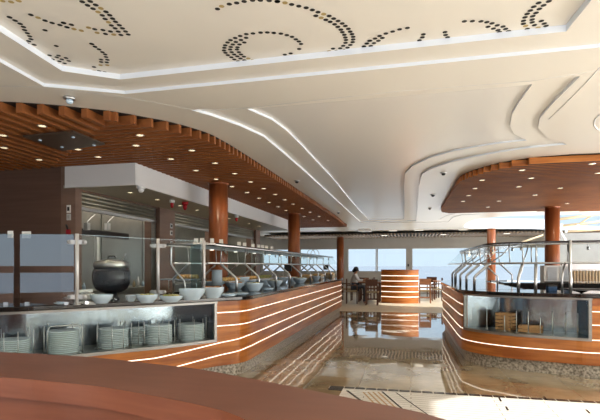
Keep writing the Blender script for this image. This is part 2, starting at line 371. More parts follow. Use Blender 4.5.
# ------------------------------------------------------------------ WALLS
YB = 25.0
b = MB()       # rear window wall (far end)
def bx(px, y=YB): return atY(px, 266, y).x
xs = [bx(p) for p in (262, 338, 347.5, 376.5, 378.5, 407, 411.5, 600)]
b.box(-14, xs[0], YB, YB+.2, 0, CZ); b.box(xs[0], 16, YB, YB+.2, 2.36, CZ)
b.box(xs[0], xs[5], YB, YB+.2, 0, 1.10); b.box(xs[1], xs[2], YB, YB+.2, 1.1, 2.36)
b.box(xs[5], xs[6], YB, YB+.2, 0, 2.36); b.box(xs[6], 16, YB, YB+.2, 0, .12)
struct('wall_back', b, M['grey'])
def win(n, x0, x1, z0, z1, bars=()):
    f = MB(); t = .05
    f.box(x0, x0+t, YB+.03, YB+.12, z0, z1); f.box(x1-t, x1, YB+.03, YB+.12, z0, z1)
    f.box(x0, x1, YB+.03, YB+.12, z0, z0+t); f.box(x0, x1, YB+.03, YB+.12, z1-t, z1)
    for q in bars: f.box(q-.04, q+.04, YB+.03, YB+.12, z0, z1)
    o = struct('window_%d' % n, f, M['lgrey'])
    g = MB(); g.box(x0+t, x1-t, YB+.07, YB+.078, z0+t, z1-t); g.build('pane', M['wglass'], o)
    return o
win(1, xs[0], xs[1], 1.10, 2.36, (bx(300),)); win(2, xs[2], xs[3], 1.10, 2.36)
w3 = win(3, xs[3]+.02, xs[5], 1.10, 2.36); win(4, xs[6], bx(487), .12, 2.36); win(5, bx(487), bx(560), .12, 2.36)
b = MB(); b.box(xs[5]+.03, xs[5]+.10, YB-.05, YB, 1.4, 1.52); o = struct('trim_4', b, M['dark'])
# slatted soffit along the far windows
b = MB(); y0 = 22.2
b.k = 1; b.box(-7, 9, y0, YB-.02, 2.93, 2.95)
b.k = 0
for i in range(100):
    x = -7+i*.16; b.box(x, x+.05, y0, YB-.02, 2.86, 2.93)
tag(b.build('slatted_soffit', [mat('soffit_slat',(.30,.20,.12),.5,var=.1), mat('soffit_black',(.008,.007,.006),.9,var=.1)]), 'long strip of thin ceiling slats running above the far sea windows', 'ceiling slats')
# left side: brown panelled wall and service wall
YF = 6.3; XS = -5.02; XB = -3.96
b = MB(); b.box(-14, XS-.26, YF, YF+.12, 0, CZ); struct('wall_left', b, M['brown'])
b = MB(); b.box(XS-.26, XS, YF-.01, YF+.13, 0, CZ)
for y0, y1 in ((8.8,9.44),(11.75,12.15),(15.0,15.45)): b.box(XS-.35, XS, y0, y1, 0, CZ-.01)
struct('wall_service', b, M['brownl'])
b = MB(); b.box(XS-.1, XS-.05, YF+.14, 15, 2.60, CZ-.01); struct('trim_5', b, M['brownl'])
b = MB(); b.k = 0; b.box(-7.0, -6.9, YF+.12, 15.2, 0, CZ); b.box(-6.9, XS-.36, 15.2, 15.3, 0, CZ)
b.box(-6.9, XS-.43, YF+.125, YF+.2, 0, CZ)
for y in (7.9, 9.5, 11.2, 12.9): b.box(-6.9, -6.88, y, y+.02, 0, 2.6)
struct('wall_kitchen', b, M['ksteel'])
b = MB(); b.box(-6.89, -6.2, YF+.21, 15.19, .86, .92); b.box(-6.87, -6.25, YF+.21, 15.18, 0, .86)
tag(b.build('kitchen_counter', M['ksteel']), 'steel worktop along the kitchen wall behind the roller shutters', 'counter')
# bulkhead above the service wall
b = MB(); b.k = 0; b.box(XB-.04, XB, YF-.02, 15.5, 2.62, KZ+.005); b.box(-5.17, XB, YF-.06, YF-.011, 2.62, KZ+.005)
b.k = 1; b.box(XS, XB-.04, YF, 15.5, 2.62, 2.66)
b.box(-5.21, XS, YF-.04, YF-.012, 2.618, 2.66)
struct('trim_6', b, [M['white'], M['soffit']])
# shutters
for i, (y0, y1) in enumerate(((6.45,8.78),(9.46,11.73),(12.17,14.98))):
    t = empty('roller_shutter', (XS-.12, (y0+y1)/2, 2.33), 0, ['half-rolled metal shutter above the opening with the soup kettle','half-rolled metal shutter above the middle kitchen opening','half-rolled metal shutter above the farthest kitchen opening'][i], 'shutter', 'kitchen roller shutters')
    h = (y1-y0)/2; s_ = MB()
    for k in range(4): s_.tube([(0,-h,.055+k*.065),(0,h,.055+k*.065)], .034, 8)
    s_.build('curtain', M['shutter'], t)
    s_ = MB(); s_.box(-.03,.05,-h,h,-.02,.03); s_.build('bottom_bar', M['steel'], t)
    [MB().box(-.04,.04,q,q+.04,-2.3,.27).build('guide_rail', M['steel'], t) for q in (-h,h-.04)]
# wall behind the camera with sea windows, and side walls
b = MB(); YR = -4.0
b.box(-14,16,YR-.2,YR,0,.75); b.box(-14,16,YR-.2,YR,2.75,CZ+.2)
for i in range(11): x = -13.5+i*2.6; b.box(x, x+.35, YR-.2, YR, .75, 2.75)
b.box(-14,16,YR-.2,YR,1.25,1.42)
struct('wall_front', b, M['brown'])
b = MB(); b.box(-14.1,-14,-4.2,25.2,0,CZ); struct('wall_far_left', b, M['brown'])
b = MB(); b.box(12,12.2,-4.2,25.2,0,.5); b.box(12,12.2,-4.2,25.2,2.8,CZ)
for i in range(10): b.box(12,12.2,-4+i*3,-3.7+i*3,.5,2.8)
struct('wall_right', b, M['lgrey'])
# ------------------------------------------------------------------ CANOPIES
def clip_line(poly, axis, c):           # intervals of the polygon along a line
    r = []; n = len(poly)
    for i in range(n):
        a, b_ = poly[i], poly[(i+1)%n]
        if (a[axis]-c)*(b_[axis]-c) < 0:
            t = (c-a[axis])/(b_[axis]-a[axis]); r.append(a[1-axis]+(b_[1-axis]-a[1-axis])*t)
    r.sort(); return list(zip(r[::2], r[1::2]))
def pL(l): return L(l, KZ)
edgeA = pL([(-160,118),(-80,113),(0,111.5),(14,112),(34,113.2),(54,114.6),(73,116.4)]) 
edgeB = pL([(95,118.5),(107,120),(127.6,123),(144,126),(160,128.6),(173,131.3),(184,134),(194,136.8),(202,139.2),(209,141.6),(216,144.6),(229,151.5),(241,158.5),(257.6,168.5),(281,183),(298,194),(317,206),(338,219.8),(344,225)])
corner = tuple(at(110,120.3,KZ)[:2]); hinge = tuple(at(55,168.5,KZ)[:2])
hx = (hinge[0]-(14-abs(hinge[0]))*0, hinge[1])
cyB = [p for p in edgeB]
polyL = [(-13.9, edgeA[0][1])] + edgeA + [corner, hinge, (-13.9, 6.29+6)]
# left wing runs along the room, right wing across it; the joint is a mitre from corner to hinge
far = tuple(at(347,226.8,KZ)[:2])
polyR = [corner] + [p for p in edgeB if p[0] > corner[0]+.02] + [far, (-3.0, far[1]+.15), (-8, far[1]+.15), (-8, YF-.02), hinge]
polyL = [(-13.9, edgeA[0][1])] + edgeA + [corner, hinge, (hinge[0], YF-.02), (-13.9, YF-.02)]
t = empty('slatted_canopy', (-3.5, 8, KZ), 0, 'curved dark wooden slat canopy hanging over the long left buffet', 'canopy')
def canopy_slats(b, poly, axis, c0, c1, step, wd, zt, zb, o):
    c = c0
    while c < c1:
        for a0, a1 in clip_line(poly, axis, c):
            if a1-a0 < .03: continue
            if axis == 1: b.box(a0-o[0], a1-o[0], c-wd/2-o[1], c+wd/2-o[1], zb, zt)
            else: b.box(c-wd/2-o[0], c+wd/2-o[0], a0-o[1], a1-o[1], zb, zt)
        c += step
O = t.location
b = MB(); canopy_slats(b, polyR, 1, corner[1]+.05, far[1]+.1, .138, .048, .095, 0, O); b.build('cross_slats', M['slat'], t)
b = MB(); canopy_slats(b, polyL, 0, -11.0, corner[0]+.001, .172, .065, .095, .0005, O); b.build('length_slats', M['slat'], t)
b = MB(); b.prism([(p[0]-O[0], p[1]-O[1]) for p in polyR], .093, .0985); b.prism([(p[0]-O[0], p[1]-O[1]) for p in polyL], .093, .0983); b.build('backing_panel', M['slatback'], t)
pR2 = pL([(660,158),(600,160),(570,161.2),(540,163.3),(518,166),(500,169),(485,172.5),(470,177),(461,181),(456,186),(450,196),(445,204),(441,210),(442,212.2),(448,213.2)])
p0 = pR2[0]
polyR2 = [(11.5, p0[1]+.1)] + pR2 + [(3.2, 14.3), (5.0,14.7), (11.5, 14.9)]
t = empty('slatted_canopy', (4, 10, KZ), 0, 'curved wooden plank canopy hanging over the right buffet island', 'canopy'); O = t.location
b = MB(); canopy_slats(b, polyR2, 1, p0[1]-.2, 14.9, .128, .100, .095, 0, O)
b.mi = [0 if j%6 == 0 else 1 for j in range(len(b.f))]; b.build('cross_slats', [M['slatr'], M['wood']], t)  # lit sides and shaded undersides are put into the slat colours
b = MB(); b.prism([(p[0]-O[0], p[1]-O[1]) for p in polyR2], .093, .0985); b.build('backing_panel', M['slatback'], t)
# metal panel on the left canopy
c = at(65,139,KZ-.01); t = empty('metal_ceiling_panel', c, 0, 'square dark metal panel with four studs fixed under the left canopy', 'ceiling panel')
P4 = [at(x,y,KZ-.005)-c for x,y in ((23,135.5),(73,130.5),(105,143.5),(62,150))]
b = MB(); b.prism([(p.x,p.y) for p in P4], -.01, .008); b.build('panel', mat('bronze_sheet',(.12,.085,.06),.35,metal=.3,var=.15), t)
for x, y in ((40,140),(73,137),(94,145),(62,147)):
    q = at(x,y,KZ-.02)-c; b = MB(); b.lathe([(.013,0),(.02,.008),(.02,.014)], (q.x,q.y,-.022), 10); b.build('stud', M['china'], t)
# ------------------------------------------------------------------ COLUMNS
def column(x, y, z1, lab, r=.175):
    t = empty('column', (x,y,0), 0, lab, 'column', 'round wooden columns')
    b = MB(); b.lathe([(r,0),(r,z1)], (0,0,0), 40); b.build('shaft', M['woodcol'], t)
    b = MB(); b.lathe([(r+.012,0),(r+.012,.12),(r+.001,.13)], (0,0,0), 40); b.build('base_ring', M['steel'], t)
    b = MB(); b.lathe([(r+.002,0),(r+.012,.01),(r+.012,.03)], (0,0,z1-.03), 40); b.build('top_collar', M['woodcol'], t)
    return t
column(-3.45, 8.13, KZ, 'nearest and widest wooden column on the left, rising behind the plates')
column(-3.30, 13.3, KZ, 'middle wooden column on the left, at the rear of the long buffet')
column(-3.37, 23.0, 2.838, 'thin far wooden column beside the seated person, in front of the sea windows')
column(3.53, 13.3, KZ, 'wooden column under the far part of the right canopy')
column(3.40, 21.9, CZ-.001, 'thin far wooden column just above the right island, by the sea window')
# ------------------------------------------------------------------ COUNTERS
def buffet(name, path, side, ztop, wins, wend, label, cat, width, stripes, zf=None, org=(0,0,0), inner=True):
    t = empty(name, org, 0, label, cat)
    P = [(p[0]-org[0], p[1]-org[1]) for p in path]; tot = arclen(P)[-1]; zs = ztop-.05
    s0, s1 = wins
    def swp(mb, sp, prof, f=None): return mb.sweep(sp, side, prof, f)
    b = MB(); swp(b, P, [(-.06,0),(-.06,.165),(-.16,.165),(-.16,0)]); b.build('plinth', M['granite'], t)
    b = MB()
    if s0 > .05: swp(b, sub(P,0,s0), [(0,.165),(0,zs),(-.05,zs),(-.05,.165)])
    if s1 < tot-.05: swp(b, sub(P,s1,tot), [(0,.165),(0,zs),(-.05,zs),(-.05,.165)])
    swp(b, sub(P,s0,s1), [(0,.165),(0,.47),(-.05,.47),(-.05,.165)])
    b.build('front_panel', M['wood'], t)
    b = MB(); swp(b, P, [(.04,zs),(.045,zs+.01),(.045,ztop-.008),(.037,ztop),(-width,ztop),(-width,zs)]); b.build('worktop', M['stone'], t)
    b = MB(); swp(b, P, [(-width+.06,0),(-width+.06,zs),(-width+.1,zs),(-width+.1,0)]); b.build('back_panel', M['ksteel'], t)
    for k, z in enumerate(stripes):
        rng = [(0,tot)] if z < .52 else ([(0,s0)] if s0 > .05 else []) + [(s1,tot)]
        for r0, r1 in rng:
            if r1-r0 < .05: continue
            b = MB()
            f = (lambda s, r0=r0: zf(s+r0)) if (zf and z < .52) else None
            swp(b, sub(P,r0,r1), [(.004,z-.0055),(.004,z+.0055),(-.01,z+.0055),(-.01,z-.0055)], f)
            b.build('light_strip', M['led'], t)
    fr = MB(); sp = sub(P,s0,s1)
    swp(fr, sp, [(.012,.47),(.012,.505),(-.03,.505),(-.03,.47)]); swp(fr, sp, [(.03,zs-.026),(.03,zs),(-.03,zs),(-.03,zs-.026)])
    for a, c in ((s0,s0+.035),(s1-.035,s1)): swp(fr, sub(P,a,c), [(.014,.47),(.014,zs),(-.03,zs),(-.03,.47)])
    fr.build('display_frame', M['frame'], t)
    b = MB(); swp(b, sub(P,s0+.05,s1-.05), [(-.06,zs-.012),(-.06,zs-.002),(-.09,zs-.002),(-.09,zs-.012)]); b.build('display_lamp', M['niche'], t)  # added glowing strip hidden behind the frame, brightens the niche
    b = MB(); swp(b, sp, [(-.05,.47),(-.05,.50),(-.56,.50),(-.56,.47)]); b.build('display_shelf', M['ksteel'], t)
    b = MB(); swp(b, sp, [(-.56,.5),(-.56,zs),(-.57,zs),(-.57,.5)])
    for a, c in ((s0,s0+.012),(s1-.012,s1)): swp(b, sub(P,a,c), [(-.05,.5),(-.05,zs),(-.56,zs),(-.56,.5)])
    b.build('display_back', M['mirror'], t)
    b = MB(); swp(b, sp, [(-.012,.505),(-.012,zs-.04),(-.018,zs-.04),(-.018,.505)]); b.build('display_glass', M['glass'], t)
    return t
Lz = 1.03
lp = L([(0,312),(60,309.3),(120,306.3),(170,303.9),(216,301.2)], .98)
LPATH = smooth([(-6.6,2.55),(-5.6,2.85),(-4.6,3.28)] + lp + [(-2.13,5.85),(-2.10,6.5),(-2.10,8),(-2.10,11),(-2.10,13.2),(-2.11,14.6),(-2.26,15.4),(-2.62,16.1),(-3.1,16.6)], 6)
LS = 1
sw = near_s(LPATH, at(216,301.2,.98))
def dip(s): return 0 if s > sw+.6 else -.11*min(1, (sw+.6-s)/1.3)
def dipc(s): return -.0
buffet('buffet_counter', LPATH, LS, Lz, (.3, sw), None, 'long left buffet counter with striped wood front and black worktop', 'buffet counter', 1.35, (.833,.667,.5,.345), lambda s: (0 if s > sw+.5 else -.13*min(1,(sw+.5-s)/1.3)), (-2.6,7,0))
Rz = 1.065
rp_ = [(5.6,7.5),(4.6,7.0),(3.4,6.72)] + [tuple(at(600,366,.165)[:2]), tuple(at(573,364,.165)[:2]), tuple(at(547,361.8,.165)[:2]), tuple(at(520,359.4,.165)[:2]), tuple(at(493,356,.165)[:2]), tuple(at(475,352.8,.165)[:2]), tuple(at(463.5,349.5,.165)[:2]), (.735,7.8),(.725,8.6),(.71,10),(.70,11.2),(.80,12.1),(1.15,12.9),(1.75,13.4)]
RPATH = smooth(rp_, 6); RS = -1
rw0 = near_s(RPATH, at(592,365.5,.165)); rw1 = near_s(RPATH, at(463.5,349.5,.165))
buffet('buffet_island', RPATH, RS, Rz, (rw0, rw1-.02), None, 'curved right buffet island with empty steel display niche in its wood front', 'buffet counter', .95, (.845,.675,.485,.325), None, (2,8,0))
# back worktop of the right island (seen through the guards)
b = MB(); b.box(1.9, 5.5, 10.6, 11.4, 1.02, 1.07); b.box(2.0,5.4,10.65,11.35,0,1.02)
tag(b.build('rear_worktop', [M['stone']]), 'black worktop on the far side of the right island, below the wooden column', 'counter')
# ------------------------------------------------------------------ BAR in the foreground
barN = L([(0,377),(57,382),(100,386.5),(150,395),(200,405),(240,417)], 1.0)
barF = L([(0,352),(50,354.5),(100,358),(150,363.5),(200,369.3),(250,378.5),(300,388),(350,398),(400,408),(440,418)], 1.0)
bN = smooth([(-3.2,1.35),(-2.3,1.46)] + barN + [(-.15,.98),(.12,.66),(.3,.2),(.35,-.6)], 5)
bF = smooth([(-3.3,1.75),(-2.6,1.87)] + barF + [(.45,1.05),(.72,.55),(.82,0),(.85,-.6)], 5)
t = empty('bar_counter', (-1,1.4,0), 0, 'curved reddish-brown wooden bar top across the bottom of the view, nearest of all', 'bar')
def tr(P, o=(-1,1.4)): return [(p[0]-o[0], p[1]-o[1]) for p in P]
def shr(P, Q, d):
    out = []
    for p in P:
        q = min(Q, key=lambda q: math.dist(p,q)); l = math.dist(p,q); out.append((p[0]+(q[0]-p[0])*d/l, p[1]+(q[1]-p[1])*d/l))
    return out
cap = tr(bN) + tr(bF)[::-1]
b = MB(); b.flat([cap], 1.0, False); b.build('bar_top', M['bar'], t)
b = MB(); n = len(cap); b.wall(cap, cap, .925, .9995); b.flat([cap], .925, True); b.build('edge_band', M['barfront'], t)
body = tr(shr(bN,bF,.03)) + tr(shr(bF,bN,.03))[::-1]
b = MB(); b.wall(body, body, 0, .915); b.build('bar_body', M['barfront'], t)
rec = tr(shr(bN,bF,.045)) + tr(shr(bF,bN,.045))[::-1]
b = MB(); b.wall(rec, rec, .91, .93); b.build('shadow_gap', M['dark'], t)
# ------------------------------------------------------------------ PLATES in the left niche
def on_path(path, side, s, off):
    P = path; p = pt(P, s); q = pt(P, min(s+.02, arclen(P)[-1])); dx, dy = q[0]-p[0], q[1]-p[1]; l = math.hypot(dx,dy)
    return (p[0]+dy/l*side*off, p[1]-dx/l*side*off), math.atan2(dy, dx)
def s_at_px(path, side, px, off):       # arc length where the offset path crosses a pixel column
    best = None; T = arclen(path)[-1]
    for i in range(int(T/.02)):
        (x, y), a = on_path(path, side, i*.02, off); Z = -x*SN*-1*-1 + 0
        X = x*CS + y*SN; Zc = -x*SN + y*CS
        if Zc < .3: continue
        e = abs(300+F*X/Zc-px)
        if best is None or e < best[0]: best = (e, i*.02)
    return best[1]
b = MB(); R_ = .158
b.lathe([(.0,.004),(.09,.004),(.10,0),(.105,.002),(R_-.006,.006),(R_,.009),(R_,.0195),(R_-.003,.0215),(.11,.0085),(0,.0085)], (0,0,0), 28, sup=.8)
plate0 = b.build('dinner_plate', M['plate']); plate0['category'] = 'plate'
used = False
stacks = [(12,9,.27,'leftmost stack, beside the frame edge'),(63,12,.24,'stack inside the hooped rack'),(114,11,.24,'third stack from the left'),(158,11,.24,'fourth stack from the left'),(191,10,.24,'rightmost stack, next to the window frame end'),(139,9,.43,'rear stack between third and fourth')]
words = ['bottom plate','second plate up','third plate up','fourth plate up','fifth plate up','sixth plate up','seventh plate up','eighth plate up','ninth plate up','tenth plate up','eleventh plate up','twelfth plate up']
for k, (px, n, off, w_) in enumerate(stacks):
    s = s_at_px(LPATH, LS, px, -off); (x, y), a = on_path(LPATH, LS, s, -off)
    for i in range(n):
        wd = 'top plate' if i == n-1 else words[i]
        place(plate0, used, (x+random.uniform(-.003,.003), y+random.uniform(-.003,.003), .502+i*.0195), a+random.uniform(-.05,.05), 'pale blue %s, %s' % (wd, w_), 'pale blue plates stacked behind the left counter window')
        used = True
    rk = empty('plate_rack', (x,y,.5), a, 'thin steel rack around the %s of plates' % w_.replace('stack','stack',1), 'plate rack', 'plate racks in the left counter window')
    h = .30 if k == 1 else .27
    for sx, sy in ((-.185,-.06),(-.06,-.185),(.06,-.185),(.185,-.06),(-.12,.15),(.12,.15)):
        if k == 1 and sx in (-.06,.06): continue
        rb = MB(); rb.tube([(sx,sy,0),(sx,sy,h)], .005, 6); rb.build('upright', M['chrome'], rk)
    rb = MB(); rb.tube([(.19*math.cos(q*PI/12),.19*math.sin(q*PI/12),.004) for q in range(24)], .004, 5, True); rb.build('base_ring', M['chrome'], rk)
    if k == 1:
        rb = MB(); rb.tube([(-.165,-.15,0),(-.165,-.15,.26),(-.14,-.15,.30),(.14,-.15,.30),(.165,-.15,.26),(.165,-.15,0)], .007, 8); rb.build('hoop', M['chrome'], rk)
# empty racks and a wooden tray in the right niche
for i, px in enumerate((473,487,505,517,528,540,552,566,578)):
    s = s_at_px(RPATH, RS, px, -.2); (x, y), a = on_path(RPATH, RS, s, -.2)
    rk = empty('rack_upright', (x,y,.5), a, 'slim steel rack rod standing in the right island niche', 'rack', 'steel rods in the right island niche')
    h = [.25,.3,.22,.3,.3,.22,.3,.3,.3][i]
    rb = MB(); rb.tube([(0,0,0),(0,0,h)], .007, 8); rb.build('rod', M['chrome'], rk); rb = MB(); rb.lathe([(.025,0),(.025,.006)], (0,0,0), 12); rb.build('foot', M['chrome'], rk)
for i, (px, h, off) in enumerate(((505,.26,.36),(531,.10,.32))):
    s = s_at_px(RPATH, RS, px, -off); (x, y), a = on_path(RPATH, RS, s, -off)
    t = empty('wooden_crate', (x,y,.501), a, ['taller light wooden slat crate in the right island niche','lower wide wooden slat crate in the right island niche'][i], 'crate')
    wdt = (.22,.30)[i]; b = MB()
    nb = (5,2)[i]
    for q in range(nb):
        z = .005+q*.05; b.box(-wdt/2, wdt/2, .07,.085, z, z+.038); b.box(-wdt/2, wdt/2, -.085,-.07, z, z+.038); b.box(-wdt/2,-wdt/2+.012,-.07,.07,z,z+.038); b.box(wdt/2-.012,wdt/2,-.07,.07,z,z+.038)
    b.build('boards', M['crate'], t); b = MB()
    for sx in (-1,1):
        for sy in (-1,1): b.box(sx*(wdt/2-.022)-.01, sx*(wdt/2-.022)+.01, sy*.06-.01, sy*.06+.01, 0, nb*.05)
    b.build('corner_posts', M['chairl'], t)
# ------------------------------------------------------------------ things on the left counter
def sitting(px, py, z): return at(px, py, z)
# soup kettle
c = at(111.5,299,Lz)
t = empty('soup_kettle', c, 0, 'round black soup kettle with steel rim, standing behind the glass screen', 'soup kettle')
b = MB(); b.lathe([(.09,0),(.095,.01),(.07,.03),(.07,.075),(.12,.085),(.175,.12),(.205,.18),(.216,.25),(.210,.32),(.187,.37)], (0,0,0), 36); b.build('body', M['black'], t)
b = MB(); b.lathe([(.186,.365),(.20,.375),(.20,.425),(.19,.435),(.17,.435)], (0,0,0), 36); b.build('rim', M['steel'], t)
b = MB(); b.lathe([(.185,.436),(.175,.445),(.10,.462),(.0,.47)], (0,0,0), 36); l = b.build('lid', M['steel'], t)
b = MB(); b.tube([(-.05,0,.478),(-.04,0,.505),(.04,0,.505),(.05,0,.478)], .007, 8); b.build('lid_handle', M['black'], l)
b = MB(); b.tube([(.13,0,.44),(.17,.0,.50),(.19,0,.53)], .006, 8); b.build('ladle', M['chrome'], t)
def bowl(px, py, wpx, hpx, label, grp='white bowls and dishes along the left counter', z=Lz, m='china', food=None, sup=1, sy=1, name='serving_bowl', cat='bowl'):
    c = at(px, py, z); Z = -c.x*SN + c.y*CS; r = wpx/2*Z/F; h = hpx*Z/F*.92
    t = empty(name, c, random.uniform(-.1,.1)+YAW, label, cat, grp)
    b = MB(); b.lathe([(r*.55,0),(r*.58,h*.06),(r*.9,h*.55),(r,h*.97),(r*.99,h),(r*.95,h*.97),(r*.84,h*.55),(r*.5,h*.12),(0,h*.10)], (0,0,0), 28, 1, sy, sup); b.build('bowl', M[m], t)
    if food:
        b = MB()
        for q in range(16):
            a = random.uniform(0,2*PI); d = r*.62*math.sqrt(random.random())
            b.sphere((d*math.cos(a), d*math.sin(a)*sy, h*.85+random.uniform(0,.012)), r*.22, 1, 1, .6, 8, 5)
        tag(b.build('food', M[food], t), kind='stuff')
    return t
bowl(101.5,303.2,22,9.5,'small pale bowl in front of the black soup kettle')
bowl(131,301.5,11,7,'smallest white bowl just right of the soup kettle')
bowl(147,302.6,22,9,'white bowl standing left of the second steel glass post', food='green')
bowl(171,302,24,7,'shallow white dish with leftover food, right of the second glass post', food='green', sy=.8)
bowl(192,300,26,12.5,'large pale squarish tureen left of the tall guard post', sup=.7, sy=.8)
bowl(213,298,22,12,'pale tureen topped with food just right of the tall guard post', sup=.7, sy=.8, food='meat')
bowl(254,291,19,9,'pale rounded dish between the first and second bent guard posts', food='green')
bowl(275,286.5,16,7,'pale oval dish left of the third bent guard post', food='green')
bowl(300,283.2,14,6,'pale dish near the middle of the long left counter', food='green')
bowl(316,280.6,9,5,'small pale dish towards the far end of the left counter', food='bread')
bowl(238,284,24,8,'long grey dish heaped with food behind the first bent post', z=1.10, food='meat', sy=.7)
bowl(214,285.5,26,5,'flat dish of browned food behind the tureens', z=1.10, food='meat', sy=.7)
bowl(235,289,20,7,'pale dish of food just left of the first bent guard post', food='meat', sy=.8)
bowl(248,286.3,17,7,'pale dish behind the rounded dish between the bent posts', food='bread', sy=.8)
bowl(264,285,17,6.5,'wide pale dish just behind the second bent guard post', food='green', sy=.8)
bowl(282,282.5,13,6,'pale dish between the third and fourth bent posts', food='meat', sy=.8)
bowl(292,281.5,11,5,'pale dish just right of the fourth bent post', food='bread', sy=.8)
bowl(308,280,9,5,'pale dish right of the middle of the long counter', food='meat')
def saucers(px, py, n, wpx, lab):
    c = at(px, py, Lz); Z = -c.x*SN+c.y*CS; r = wpx/2*Z/F
    for i in range(n):
        b = MB(); b.lathe([(r*.5,0),(r*.55,.002),(r,.018),(r*.98,.021),(r*.5,.007),(0,.006)], (0,0,0), 24)
        o = b.build('saucer', M['china'], loc=(c.x+random.uniform(-.008,.008), c.y+random.uniform(-.008,.008), Lz+.0005+i*.009)); tag(o, 'white saucer, number %s from the bottom, %s' % (['one','two','three','four','five','six'][i], lab), 'saucer', 'white saucers on the left counter')
saucers(228,296.6,3,18,'in the low pile right of the tureens'); saucers(241,295.2,2,16,'in the flat pile by the first bent post')
saucers(62,304.5,2,14,'left of the first glass post'); saucers(268,290.5,3,10,'beside the second bent guard post')
# napkins
t = empty('napkin_pile', at(83,302.8,Lz), .5, 'crumpled white napkins piled beside the first steel glass post', 'napkins')
for i in range(4):
    b = MB(); b.obox((.02*(-1)**i-.03, .01*i-.02, .014+i*.034), .30-.03*i, .2, .03, .3*i, .12*(-1)**i); b.build('folded_napkin', M['cloth'], t)
# bread on a raised steel stand
c = at(187,290,Lz); c.z = Lz
t = empty('food_riser', c, 0, 'raised steel serving shelf holding the bread, behind the large tureen', 'serving stand')
b = MB(); b.box(-.45,.26,-.16,.2,.165,.18); b.build('shelf', M['steel'], t)
for sx in (-.42,.23):
    for sy in (-.13,.17): b = MB(); b.tube([(sx,sy,0),(sx,sy,.165)], .008, 8); b.build('leg', M['chrome'], t)
t2 = empty('bread_slab', (c.x,c.y+.02,Lz+.181), .1, 'golden bread loaf row on the raised steel shelf left of the tall post', 'bread')
b = MB()
for i in range(7): b.sphere((-.15+i*.05,0,.035), .05, .8, 1.3, .8, 10, 6)
b.build('loaf', M['bread'], t2)
for i, (px, py, m, lab) in enumerate(((231,277,'bread','row of golden rolls on the shelf behind the first bent post'),(247,275,'bread','row of golden rolls on the shelf left of the second bent post'),(262,274,'green','mixed salad heap behind the second bent post'))):
    c = atX(px, py, -3.0); t = empty('food_tray', (c.x,c.y,1.17), PI/2, lab, 'food tray', 'food trays behind the left guard')
    b = MB(); b.box(-.45,.45,-.15,.15,-.02,0); b.build('tray', M['steel'], t)
    for sx in (-.4,.4): b = MB(); b.tube([(sx,0,-.138),(sx,0,-.02)], .012, 8); b.build('leg', M['chrome'], t)
    b = MB()
    for q in range(18): b.sphere((-.4+q%9*.1, -.05+.1*(q//9), .028), .045, 1.1,1,.75, 8, 5)
    tag(b.build('food', M[m], t), kind='stuff')
# drinks dispenser
c = atX(217,280,-3.05); t = empty('drinks_dispenser', (c.x,c.y,Lz), 0, 'pale cylinder drinks dispenser with brown lid beside the tall guard post', 'dispenser')
b = MB(); b.lathe([(.085,.08),(.085,.33)], (0,0,0), 24); b.build('tank', mat('pale_tank',(.55,.68,.80),.2,var=.1), t)
b = MB(); b.lathe([(.11,0),(.11,.03),(.04,.05),(.04,.08)], (0,0,0), 24); b.build('base', M['steel'], t)
b = MB(); b.lathe([(.10,.33),(.10,.35),(.03,.38),(.02,.41),(0,.42)], (0,0,0), 24); b.build('lid', M['woodcol'], t)
# bottles at the kitchen counter
for i, (px, h) in enumerate(((84,.16),(134,.15),(138,.24),(143,.14),(149,.2),(154,.13))):
    c = atX(px, 285, -6.45); b = MB(); r = .035
    b.lathe([(r,0),(r,h*.6),(r*.4,h*.8),(r*.4,h),(0,h)], (0,0,0), 14)
    tag(b.build('bottle', [M['china'],M['seat'],M['lgrey']][i%3], loc=(c.x,c.y,.921)), ['short bottle left of the kettle','small pale bottle right of the kettle','tall pale bottle, tallest right of the kettle','stubby bottle beside the tall pale one','slim bottle near the second glass post','last short bottle before the second glass post'][i]+' on the kitchen worktop', 'bottle', 'bottles on the kitchen worktop')
# heat lamps hanging in the first kitchen opening
for i, (px, py, lab) in enumerate(((87,230,'left'),(107.5,230,'right'))):
    c = atX(px, py, -5.75); t = empty('heat_lamp', c, 0, '%s one of two small square lamps hanging inside the first kitchen opening' % lab, 'lamp', 'lamps in the kitchen opening')
    b = MB(); b.box(-.04,.04,-.04,.04,0,.13); b.build('lamp_head', M['lgrey'], t)
    b = MB(); b.tube([(0,0,.13),(.0,.02,.16),(.05,.16,.30)], .008, 8); b.build('arm', M['chrome'], t)
b = MB(); c0 = atX(76,228,-5.82); c1 = atX(118,236,-5.82); b.box(-5.88,-5.80,YF+.25,8.9,1.98,2.1)
tag(b.build('lamp_rail', M['dark']), 'dark horizontal rail carrying the two kitchen lamps', 'rail')
b = MB(); c = atX(97,255,-6.5); b.box(-6.53,-6.47,c.y-.04,c.y+.04,.92,2.1); tag(b.build('steel_upright', M['lgrey']), 'pale vertical upright on the kitchen back wall above the kettle', 'upright')
